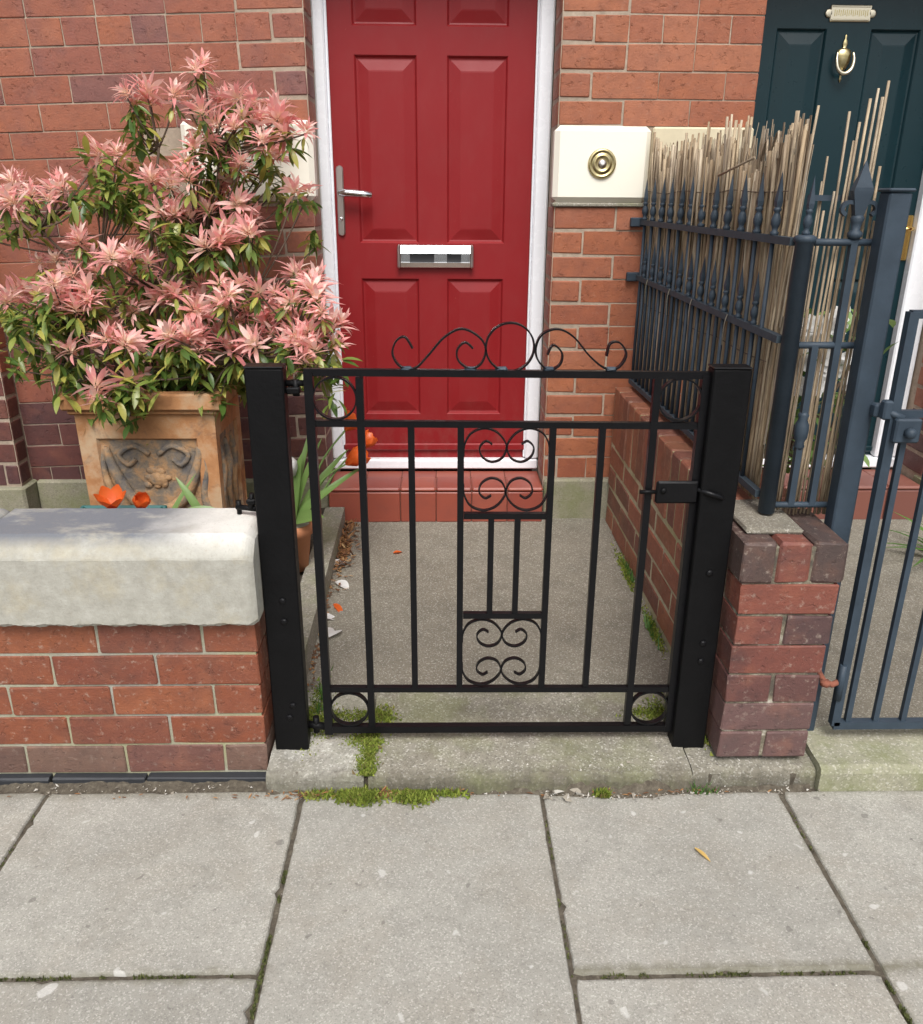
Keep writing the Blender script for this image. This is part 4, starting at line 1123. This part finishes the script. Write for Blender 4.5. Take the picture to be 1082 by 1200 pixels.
GREEN=[(-0.94,2.86,1.58),(-0.77,2.80,1.51),(-0.74,2.88,1.42),(-1.01,2.80,1.40),(-1.05,2.98,1.34),(-0.81,2.72,1.27),(-0.57,2.89,1.44),(-0.52,2.93,1.36),(-0.60,2.78,1.23),(-0.94,2.93,1.22),(-1.36,2.82,1.28),(-1.30,2.64,1.02),(-1.18,2.68,1.00),(-0.97,2.62,1.09),(-1.25,2.73,1.12),(-0.93,2.87,1.55),(-0.73,3.03,1.55),(-1.10,2.95,1.38),(-0.98,2.87,1.40),(-0.83,2.69,1.26),(-0.63,2.74,1.24),(-0.75,2.83,1.45),(-0.69,2.83,1.49),(-1.04,2.82,1.45),(-1.01,2.99,1.46),(-1.11,2.76,1.36),(-1.22,2.60,1.05),(-1.14,2.83,1.01),(-0.96,2.73,1.02),(-1.02,2.83,0.97),(-1.01,2.67,0.97),(-0.87,2.82,1.02),(-0.77,2.73,0.95),(-0.46,2.78,1.11),(-0.58,2.93,1.40),(-0.93,2.83,1.31),(-0.80,2.69,1.22),(-1.28,2.60,0.99),(-1.41,2.76,0.94),(-1.32,2.76,0.93),(-1.23,2.74,0.86),(-1.13,2.57,0.85),(-1.14,2.65,0.81),(-1.24,2.72,0.89),(-1.15,2.67,0.88),(-0.95,2.71,0.85),(-0.87,2.64,0.89),(-0.84,2.67,0.87),(-0.81,2.67,0.85),(-0.73,2.57,0.88),(-0.72,2.74,0.84),(-0.68,2.75,0.86),(-0.87,2.50,0.84),(-0.89,2.73,0.80),(-0.81,2.73,0.79),(-0.71,2.66,0.83),(-0.91,2.53,0.93),(-0.93,2.76,0.91),(-0.80,2.55,0.94),(-1.01,2.79,0.95),(-0.93,2.72,0.97),(-0.97,2.49,0.82),(-1.01,2.51,0.79),(-1.12,2.64,0.75),(-0.96,2.62,0.78),(-0.62,2.70,0.87),(-0.38,2.69,0.85),(-0.31,2.51,0.90),(-0.46,2.46,0.93),(-1.20,2.78,0.96),(-1.17,2.54,0.99),(-1.13,2.73,0.86),(-0.93,2.50,0.83),(-0.90,2.70,0.84),(-0.83,2.71,0.89),(-1.03,2.73,0.86)]

shrub = thing('potted_shrub', (-.93, 2.74, .62), 'evergreen shrub with pink young leaf whorls in the terracotta box', 'shrub')
limbs = [(-.93, 2.80, .93), (-.78, 2.86, 1.20), (-.72, 2.90, 1.52), (-1.10, 2.84, 1.20), (-1.26, 2.80, 1.28), (-.60, 2.74, 1.08), (-1.15, 2.66, 1.0), (-.62, 2.60, .92), (-.88, 2.86, 1.52), (-.45, 2.62, 1.0), (-1.0, 2.62, .85), (-.90, 2.72, 1.12)]
tw = [MB() for _ in limbs]
root = Vector((-.93, 2.76, .64))
starts = []
for i, l in enumerate(limbs):
    L_ = Vector(l); r0 = root + Vector((rnd.uniform(-.04, .04), rnd.uniform(-.03, .03), 0))
    mid = r0.lerp(L_, .5) + Vector((rnd.uniform(-.03, .03), rnd.uniform(-.02, .03), .05))
    tw[i].tube(catmull([r0, mid, L_], 5), [.010 - .0006 * k for k in range(11)], 6)
def twig(p):
    p = Vector(p)
    i = min(range(len(limbs)), key=lambda j: (Vector(limbs[j]) - p).length + (.25 if limbs[j][2] > p.z else 0))
    s_ = Vector(limbs[i])
    mid = s_.lerp(p, .55) + Vector((0, 0, -.02 * (1 if p.z > s_.z else -1)))
    tw[i].tube(catmull([s_, mid, p - Vector((0, 0, .012))], 3), [.0035, .0034, .003, .003, .0028, .0026, .0024], 5)
_rs = random.Random(21)
PINK = PINK + [(x + _rs.gauss(0, .032), min(3.12, y + _rs.gauss(.02, .05)), z_ + _rs.gauss(-.006, .02)) for x, y, z_ in PINK if _rs.random() < .85]
GREEN = GREEN + [(x + _rs.gauss(0, .05), min(3.12, y + _rs.gauss(.04, .05)), z_ + _rs.gauss(-.04, .04)) for x, y, z_ in GREEN if _rs.random() < .6]
for p in PINK:
    s_ = rnd.uniform(.68, 1.05)
    link('leaf_whorl', rnd.choice(WH), None, shrub, p, (rnd.uniform(-.5, .5) + .22, rnd.uniform(-.5, .5), rnd.uniform(0, 6.28)), (s_, s_, s_))
    twig(p)
for p in GREEN:
    s_ = rnd.uniform(.9, 1.2)
    link('leaf_spray', rnd.choice(SPR), None, shrub, p, (rnd.uniform(-.4, .4), rnd.uniform(-.4, .4), rnd.uniform(0, 6.28)), (s_, s_, s_))
    twig(p)
for p in limbs[:8]:
    link('leaf_spray', rnd.choice(SPR), None, shrub, p, (rnd.uniform(-.4, .4), rnd.uniform(-.4, .4), rnd.uniform(0, 6.28)))
for t_ in tw: t_.build('branch', M['twig'], shrub)

# ---- terracotta box
pl = thing('planter_box', (-.935, 2.78, .19), 'weathered square terracotta planter with moulded swag on its face', 'planter')
px0, px1, py0, py1, pz0, pz1 = -1.158, -.720, 2.60, 2.93, .17, .735
b = MB()
fx0, fx1, fz0_, fz1_ = px0 + .055, px1 - .062, .30, .655
def frame_face(b, A, B, C_, D, outer, inner, depth):
    pass
# body with a recessed panel on the front and on the right side
def ringbox(b, P):   # P(u, v, d) -> point; u across 0..1, v up 0..1, d inward depth
    u0, u1, v0, v1 = .125, .86, .20, .86
    r0 = [(0, 0, 0), (1, 0, 0), (1, 1, 0), (0, 1, 0)]
    r1 = [(u0, v0, 0), (u1, v0, 0), (u1, v1, 0), (u0, v1, 0)]
    r2 = [(u0 + .018, v0 + .014, .012), (u1 - .018, v0 + .014, .012), (u1 - .018, v1 - .014, .012), (u0 + .018, v1 - .014, .012)]
    vs = [P(*q_) for q_ in r0 + r1 + r2]
    fs = []
    for k in (0, 4):
        for j in range(4): fs.append((k + j, k + (j + 1) % 4, k + 4 + (j + 1) % 4, k + 4 + j))
    b.add(vs, fs)
    b.cur = 1; b.add(vs[8:], [(0, 1, 2, 3)]); b.cur = 0
tp = .008
ringbox(b, lambda u, v, d: (px0 + tp * (1 - v) + (px1 - px0 - 2 * tp * (1 - v)) * u, py0 + d + tp * (1 - v), pz0 + (pz1 - pz0) * v))
ringbox(b, lambda u, v, d: (px1 - d - tp * (1 - v), py0 + tp * (1 - v) + (py1 - py0) * u, pz0 + (pz1 - pz0) * v))
b.add([(px0 + tp, py0 + tp, pz0), (px0 + tp, py1, pz0), (px0, py1, pz1), (px0, py0, pz1)], [(0, 3, 2, 1)])
b.add([(px0, py1, pz0), (px1, py1, pz0), (px1, py1, pz1), (px0, py1, pz1)], [(0, 1, 2, 3)])
o = b.build('body', [M['terracotta'], M['relief']], pl)
b = MB()
# overhanging rim, stepped below, open on top
for e, za, zb_ in ((.016, .735, .752), (.030, .7525, .806)):
    xa, xb, ya, yb_ = px0 - e, px1 + e, py0 - e, py1 + e
    th_ = .045
    b.cbox(xa, xb, ya, ya + th_, za, zb_, .006, .001); b.cbox(xa, xb, yb_ - th_, yb_, za, zb_, .006, .001)
    b.cbox(xa, xa + th_, ya + th_ - .004, yb_ - th_ + .004, za + .001, zb_ - .001, .006); b.cbox(xb - th_, xb, ya + th_ - .004, yb_ - th_ + .004, za + .001, zb_ - .001, .006)
b.build('rim', M['terracotta'], pl)
MB().cbox(px0 + .01, px1 - .01, py0 + .01, py1 - .01, .70, .775, .01, .004).build('potting_soil', M['soil'], pl)
# relief: rosette boss, two drapes, hanging tassels and corner scrolls
b = MB()
def blob(c, sx, sy, sz, n=9):
    prof = [(math.sin(math.pi * i / 7) + 1e-4, -math.cos(math.pi * i / 7)) for i in range(8)]
    k = len(b.v); b.lathe(prof, (0, 0, 0), 'Z', n)
    for i in range(k, len(b.v)):
        x, y, z_ = b.v[i]; b.v[i] = (c[0] + x * sx, c[1] + y * sy, c[2] + z_ * sz)
yf_ = py0 + .012
cxp = (px0 + px1) / 2 + .01
blob((cxp + .004, yf_ + .002, .517), .036, .012, .028)
for i in range(7):
    a = i * .9 + .2; blob((cxp + rnd.uniform(.022, .042) * math.cos(a), yf_ + .002, .515 + rnd.uniform(.02, .035) * math.sin(a)), rnd.uniform(.012, .022), .008, rnd.uniform(.010, .018), 8)
for s_ in (-1, 1):
    b.tube(catmull([(cxp + s_ * .150, yf_, .625), (cxp + s_ * .135, yf_ - .002, .560), (cxp + s_ * .095, yf_ - .005, .470), (cxp + s_ * .05, yf_ - .006, .425), (cxp, yf_ - .006, .412)], 5), [.010] + [.012 + .008 * math.sin(i / 20 * math.pi) for i in range(20)], 8)
    b.tube(catmull([(cxp + s_ * .155, yf_, .63), (cxp + s_ * .165, yf_, .55), (cxp + s_ * .150, yf_, .46), (cxp + s_ * .165, yf_, .40)], 5), [.008 + .010 * (i / 15) for i in range(16)], 8)
    b.tube(catmull([(cxp + s_ * .015, yf_, .60), (cxp + s_ * .06, yf_, .628), (cxp + s_ * .11, yf_, .60), (cxp + s_ * .085, yf_, .565), (cxp + s_ * .06, yf_, .585)], 5), .009, 7)
    blob((cxp + s_ * .162, yf_, .395), .02, .014, .03)
b.build('relief', M['relief'], pl)
b = MB()
xr = px1 - .013
for yy in (2.66, 2.74, 2.82):
    b.tube(catmull([(xr, yy, .62), (xr + .003, yy + .015, .54), (xr, yy - .01, .45), (xr, yy + .012, .36)], 4), [.008, .010, .012, .014, .016, .016, .015, .014, .013, .012, .010, .009, .008], 7)
b.build('relief', M['relief'], pl)

# ---- teal trough, tulips
tr = thing('plant_trough', (-.87, 2.13, .20), 'teal plastic trough just behind the stone coping', 'trough')
b = MB(); b.cbox(-.985, -.765, 2.08, 2.088, .20, .585, .003); b.cbox(-.985, -.765, 2.172, 2.180, .20, .585, .003); b.cbox(-.985, -.977, 2.088, 2.172, .20, .585, .003); b.cbox(-.773, -.765, 2.088, 2.172, .20, .585, .003)
b.cbox(-.992, -.758, 2.074, 2.090, .572, .583, .003); b.cbox(-.992, -.758, 2.170, 2.186, .572, .583, .003)
b.build('side', M['teal'], tr)
MB().cbox(-.977, -.773, 2.088, 2.172, .50, .555, .004, .003).build('potting_soil', M['soil'], tr)

def tulip(loc, base, label, mat, group=None, open_=.9, s=1.0, name='tulip', leaves=()):
    """loc = foot of the flower cup, base = foot of the stem"""
    t = thing(name, base, label, 'flower', group)
    loc = Vector(loc); base = Vector(base)
    mid = base.lerp(loc, .55) + Vector((rnd.uniform(-.02, .02), rnd.uniform(-.02, .02), .03))
    pth = catmull([base, mid, loc], 6)
    MB().tube(pth, .0032, 6).build('stalk', M['stalk'], t)
    ax = (pth[-1] - pth[-2]).normalized()
    q_ = Vector((0, 0, 1)).rotation_difference(ax)
    for i in range(6):
        b = MB(); a = i * math.pi / 3 + .3
        st_ = 6
        vs = []
        for k in range(st_ + 1):
            u = k / st_
            rr = (.004 + .020 * math.sin(min(1, u * 1.25) * math.pi / 2)) * (1 + (open_ - .9) * u) * s - (.006 * s * max(0, u - .7) / .3 if open_ <= 1 else -.01 * s * u * u)
            zz = .052 * s * u
            wd = .023 * s * math.sin(math.pi * min(1, .12 + u * .86)) ** .7
            for m_ in (-1, 0, 1):
                aa = a + m_ * wd / max(rr, .006)
                vs.append(loc + q_ @ Vector((math.cos(aa) * rr * (1 if m_ == 0 else .96), math.sin(aa) * rr * (1 if m_ == 0 else .96), zz)))
        fs = []
        for k in range(st_):
            c_ = k * 3; fs += [(c_, c_ + 1, c_ + 4, c_ + 3), (c_ + 1, c_ + 2, c_ + 5, c_ + 4)]
        b.add(vs, fs, True)
        link('petal', b.mesh('petal'), M[mat], t)
    for d, L, W in leaves:
        b = MB(); leaf(b, base, d, (-.2, -.6, .7), L, W, .25, .45, 8)
        link('leaf', b.mesh('leaf'), M['stalk'], t)
    return t
tulip((-.872, 2.10, .600), (-.885, 2.12, .40), 'orange tulip over the coping, fuller of two side by side', 'tulip_orange', None, 1.02, 1.1, leaves=[((.15, .1, 1), .18, .02)])
tulip((-.806, 2.11, .600), (-.81, 2.13, .40), 'orange tulip over the coping, nearer the gate of two side by side', 'tulip_orange', None, .92, 1.0, leaves=[((.8, -.1, .85), .30, .018), ((.4, .1, 1.2), .30, .020)])
lf_ = thing('tulip_plant', (-.60, 2.06, .50), 'broad green tulip leaves lying over the end of the coping', 'plant')
for d, L, W, bs in (((-.9, -.2, .35), .13, .045, (-.56, 2.05, .595)), ((-.3, -.1, .8), .14, .022, (-.63, 2.10, .56)), ((.6, -.1, .4), .09, .03, (-.56, 2.05, .58))):
    b = MB(); leaf(b, bs, d, (0, -.5, .8), L, W, .35, .4, 8); link('leaf', b.mesh('leaf'), M['stalk'], lf_)
b = MB().tube(catmull([(-.58, 2.08, .15), (-.59, 2.07, .40), (-.56, 2.05, .595)], 5), .006, 6); link('stalk', b.mesh('stalk'), M['stalk'], lf_)

pot = thing('flower_pot', (-.50, 2.65, .18), 'small round terracotta pot standing by the gate hinge post', 'pot')
MB().lathe([(.040, .18), (.056, .310), (.063, .312), (.065, .348), (.057, .349), (.052, .335), (.01, .334)], (-.503, 2.65, 0), 'Z', 24).build('body', M['pot'], pot)
MB().lathe([(.054, .325), (.052, .345), (.001, .355)], (-.503, 2.65, 0), 'Z', 16).build('potting_soil', M['pebble'], pot)
tulip((-.488, 2.64, .520), (-.500, 2.65, .35), 'closed white tulip in the small terracotta pot', 'petal_white', None, .82, 1.4,
      leaves=[((.05, -.2, 1), .24, .044), ((.45, .1, .8), .30, .03), ((.12, 0, 1), .36, .022), ((.35, -.5, .35), .17, .055), ((.9, .1, .95), .30, .026), ((.22, -.1, 1), .30, .024), ((.6, -.3, .8), .22, .036)])
for loc, bs, lab, s_, op in (((-.322, 2.70, .655), (-.47, 2.66, .35), 'topmost orange tulip before the white door frame', 1.2, 1.1), ((-.322, 2.68, .545), (-.48, 2.64, .35), 'lowest orange tulip before the white door frame, hanging open', 1.55, .95), ((-.280, 2.72, .590), (-.46, 2.66, .35), 'orange tulip crossing the second gate bar', 1.25, 1.0)):
    tulip(loc, bs, lab, 'tulip_orange', None, op, s_)

# ---- shrub behind the reeds
ws = thing('flowering_shrub', (1.06, 2.36, .14), 'small white flowered shrub seen through the reeds', 'shrub')
b = MB()
for i in range(260):
    p = (.985 + rnd.gauss(0, .06), 2.24 + rnd.gauss(0, .06), rnd.uniform(.66, 1.10))
    a = rnd.uniform(0, 6.28); el = R(rnd.uniform(-40, 70))
    leaf(b, p, (math.cos(a) * math.cos(el), math.sin(a) * math.cos(el), math.sin(el)), (0, 0, 1), rnd.uniform(.04, .07), .022, .2)
lo_ = b.build('foliage', M['stalk'], ws)
for i in range(44):
    b = MB(); c_ = Vector((.968 + rnd.gauss(0, .045), 2.15 + rnd.gauss(0, .03), rnd.uniform(.93, 1.10)))
    for k in range(6):
        a = k * 1.05; leaf(b, c_, (math.cos(a), -.4 + rnd.uniform(-.3, .3), math.sin(a)), (0, -1, .2), .034, .022, .1)
    link('flower', b.mesh('flower'), M['petal_white'], ws)
b = MB()
for i in range(6): b.tube(catmull([(1.06, 2.38, .13), (1.06 + rnd.uniform(-.05, .06), 2.38 + rnd.uniform(-.05, .05), .5), (1.08 + rnd.uniform(-.1, .1), 2.38 + rnd.uniform(-.08, .08), .95)], 4), .004, 5)
b.build('stem', M['twig'], ws)
fern = thing('fern', (1.86, 2.78, .14), 'green strappy plant beside the neighbouring path', 'plant')
b = MB()
for i in range(34):
    a = rnd.uniform(0, 6.28); el = R(rnd.uniform(25, 80))
    leaf(b, (1.86 + rnd.uniform(-.04, .04), 2.78 + rnd.uniform(-.04, .04), .14), (math.cos(a) * math.cos(el), math.sin(a) * math.cos(el), math.sin(el)), (0, 0, 1), rnd.uniform(.14, .26), .016, .5)
b.build('frond', M['weed'], fern)

# ================================================================== MOSS, WEEDS, LITTER
def blades(b, n, fn, h0, h1, w_=.004, spread=.6):
    for i in range(n):
        p = fn()
        if p is None: continue
        x, y, z_ = p
        a = rnd.uniform(0, 6.28); h = rnd.uniform(h0, h1); l = rnd.uniform(0, spread) * h; ww = w_ * rnd.uniform(.6, 1.3)
        c_, s_ = math.cos(a) * ww, math.sin(a) * ww
        d = rnd.uniform(0, 6.28)
        b.add([(x - c_, y - s_, z_), (x + c_, y + s_, z_), (x + math.cos(d) * l, y + math.sin(d) * l, z_ + h)], [(0, 1, 2)])
def gpatch(cx, cy, sx, sy, zf):
    def f():
        x, y = rnd.gauss(cx, sx), rnd.gauss(cy, sy)
        return (x, y, zf(x, y))
    return f
tz = lambda x, y: .045 + max(0, min(.033, (y - 1.70) * .092)) if y > 1.706 else -.004
b = MB()
for cx, cy, sx, sy, n in ((-.345, 1.93, .012, .055, 420), (-.31, 1.90, .02, .03, 260), (-.235, 1.925, .035, .012, 420), (-.165, 1.92, .018, .02, 260), (-.205, 1.83, .022, .014, 220), (-.192, 1.80, .012, .04, 420), (-.19, 1.745, .010, .022, 300), (.575, 1.93, .03, .012, 260), (.60, 1.96, .02, .02, 100),
                          (.672, 2.35, .006, .05, 240), (.662, 2.74, .006, .06, 240), (.684, 1.88, .005, .03, 120)):
    blades(b, n * 3, gpatch(cx, cy, sx * 1.1, sy * 1.1, tz if cy < 2.0 else (lambda x, y: .074 + (y - 2.03) * .0634)), .003, .011, .0042, 1.3)
for cx, cy, sx, sy, n in ((-.215, 1.690, .020, .013, 520), (-.19, 1.682, .014, .010, 240), (-.080, 1.690, .018, .013, 520), (-.06, 1.684, .014, .012, 260), (-.14, 1.694, .03, .005, 30), (-.30, 1.69, .02, .008, 60), (.01, 1.69, .02, .006, 50), (.395, 1.684, .008, .006, 90)):
    blades(b, n * 3, gpatch(cx, cy, sx * 1.15, sy * 1.1, lambda x, y: .002), .004, .017, .0045, 1.2)
tag(b.build('moss', M['moss']), 'bright green moss on the threshold and along its foot', 'moss', kind='stuff')
b = MB()
# joints of the paving
for (xa, xb_, ya, yb_, n, dens) in ((-.3485, -.3435, 1.0, 1.45, 700, 1), (.243, .247, 1.05, 1.6, 120, 1), (.838, .843, 1.02, 1.25, 420, 1), (.838, .843, 1.45, 1.62, 40, 1), (-.90, -.40, 1.182, 1.190, 320, 1), (.30, .80, 1.170, 1.178, 260, 1), (-.976, -.973, 1.2, 1.66, 60, 1)):
    for k in range(n):
        x, y = rnd.uniform(xa, xb_), rnd.uniform(ya, yb_)
        if fnoise(x * .8 + y * .6, 4) < -.15: continue
        blades(b, 2, lambda: (x, y, -.008), .003, .0105, .0034)
tag(b.build('moss', M['moss_dull']), 'dull green moss in the paving joints', 'moss', kind='stuff')
b = MB()
blades(b, 26, gpatch(.39, 1.688, .01, .005, lambda x, y: -.004), .01, .03, .004)
blades(b, 46, gpatch(.645, 1.690, .02, .006, lambda x, y: -.004), .015, .045, .0022, .9)
blades(b, 30, gpatch(-.335, 2.0, .01, .05, lambda x, y: .075), .02, .06, .003, .8)
blades(b, 30, gpatch(.668, 2.72, .004, .05, lambda x, y: .12), .02, .05, .003, .8)
blades(b, 26, gpatch(.655, 2.33, .004, .04, lambda x, y: .10), .02, .05, .003, .8)
tag(b.build('weeds', M['weed']), 'small weeds rooted where wall meets paving', 'weeds', kind='stuff')
# bank of dirt against the foot of the threshold and of the garden wall
vs, fs = [], []
nx = 260
for i in range(nx + 1):
    x = -1.6 + 2.52 * i / nx
    wall = x < -.437
    h = (.010 + .006 * fnoise(x, 2)) if wall else .010 + .010 * max(0, fnoise(x * .5, 4)) + .022 * math.exp(-((x - .46) / .12) ** 2) + .012 * math.exp(-((x - .33) / .05) ** 2)
    yb_ = 1.750 if wall else 1.7065
    wd = (.036 if wall else .022 + .018 * math.exp(-((x - .45) / .16) ** 2)) + .006 * fnoise(x * .8, 6)
    for t in (0, .25, .5, .75, 1):
        vs.append((x, yb_ - wd * t + .002 * fnoise(x * 2 + t, 3), -.006 + max(.0, h) * (1 - t) ** 1.2 + .003 * fnoise(x * 2.3 + t * 5, 8) * (1 - t)))
for i in range(nx):
    for j in range(4): a = i * 5 + j; fs.append((a, a + 1, a + 6, a + 5))
b = MB().add(vs, fs, True)
tag(b.build('dirt', M['dirt']), 'dark dirt banked against the threshold and wall foot', 'dirt', kind='stuff')
# dead matter swept against the threshold and the edging
b = MB()
def crumb(b, x, y, z_, s_):
    vs = [(x + rnd.uniform(-s_, s_), y + rnd.uniform(-s_, s_), z_ + rnd.uniform(0, s_ * .9)) for _ in range(4)]
    b.add(vs, [(0, 1, 2), (0, 2, 3), (0, 3, 1), (1, 3, 2)])
pz = lambda y: .074 + (y - 2.03) * .0634
for i in range(420):
    y = min(3.14, max(2.6, rnd.gauss(2.93, .12))); x = -.392 + abs(rnd.gauss(0, .025))
    leaf(b, (x, y, pz(y) + rnd.uniform(.001, .018)), (rnd.uniform(-1, 1), rnd.uniform(-1, 1), rnd.uniform(-.2, .5)), (0, 0, 1), rnd.uniform(.012, .032), rnd.uniform(.004, .010), rnd.uniform(-.3, .5), .2, 3)
for i in range(60):
    y = rnd.uniform(2.05, 2.65); x = -.392 + abs(rnd.gauss(0, .012))
    leaf(b, (x, y, pz(y) + .004), (rnd.uniform(-1, 1), rnd.uniform(-1, 1), rnd.uniform(-.1, .3)), (0, 0, 1), rnd.uniform(.01, .022), .006, .2, .2, 3)
for i in range(150):
    x = rnd.choice([rnd.gauss(-.36, .05), rnd.gauss(-.14, .015), rnd.gauss(.50, .09), rnd.uniform(-1.1, .8)])
    leaf(b, (x, rnd.uniform(1.676, 1.700), rnd.uniform(.002, .012)), (rnd.uniform(-1, 1), rnd.uniform(-.4, .4), rnd.uniform(-.1, .3)), (0, 0, 1), rnd.uniform(.006, .02), .004, .2, .2, 3)
tag(b.build('litter', M['litter']), 'brown dry leaves and petals swept along the edging', 'dead leaves', kind='stuff')
b = MB()
for i in range(900):
    x = rnd.choice([rnd.uniform(-1.15, .95), rnd.gauss(.46, .09), rnd.gauss(.46, .12)])
    y = rnd.gauss(1.69, .009) if rnd.random() < .8 else rnd.gauss(1.735, .02)
    if x < -.44: y = rnd.uniform(1.698, 1.738)
    crumb(b, x, y, (.048 if y > 1.712 and x > -.43 else .000), rnd.uniform(.0015, .006))
for i in range(140):
    crumb(b, rnd.uniform(-1.0, 1.1), rnd.uniform(1.0, 1.66), .0005, rnd.uniform(.0008, .0024))
for x, y, s_ in ((.475, 1.672, .012), (.30, 1.665, .016), (.26, 1.675, .014), (.35, 1.68, .012), (.44, 1.69, .012), (.23, 1.74, .008), (.255, 1.70, .012), (.33, 1.69, .018), (.285, 1.69, .016)):
    for k in range(3): crumb(b, x, y, -.002, s_)
for i in range(160):
    y = rnd.uniform(2.05, 3.1); crumb(b, rnd.uniform(-.39, .64), y, pz(y) + .0005, rnd.uniform(.0008, .002))
tag(b.build('grit', M['pebble']), 'grit and broken mortar along the paving edge', 'grit', kind='stuff')

def flake(loc, rz, L, W, mat, label, cat='petal', group=None, curl=.15, name='fallen_petal'):
    b = MB(); leaf(b, (-L / 2, 0, .002), (1, 0, .12), (0, 0, 1), L, W, curl, .35, 6)
    o = link(name, b.mesh(name), M[mat], None, loc, (0, 0, rz))
    return tag(o, label, cat, group)
flake((.583, 1.477, .003), R(-58), .046, .010, 'leaf_yellow' if 'leaf_yellow' in M else 'litter', 'single dry yellow leaf lying on the paving slab', 'leaf', None, .2, 'fallen_leaf')
for x, y, rz, L, W, lab in ((-.385, 2.43, .1, .10, .045, 'white petal lying along the edging, longest of the pale scraps'), (-.348, 2.34, 1.2, .08, .07, 'broad white petal, lowest of the white petals on the path'),
                            (-.374, 2.80, .4, .075, .05, 'white petal on top of the brown leaf litter'), (-.348, 2.645, -.8, .065, .04, 'white petal just below the leaf litter')):
    flake((x, y, pz(y) + .004), rz, L, W, 'petal_white', lab, 'petal', 'white petals on the path', .3)
flake((-.345, 2.49, pz(2.49) + .003), -1.0, .065, .022, 'tulip_orange', 'curled orange petal on the path by the edging', 'petal', None, .4)
flake((-.167, 2.89, pz(2.89) + .003), .4, .035, .02, 'tulip_orange', 'small orange petal alone in the middle of the path', 'petal', None, .2)
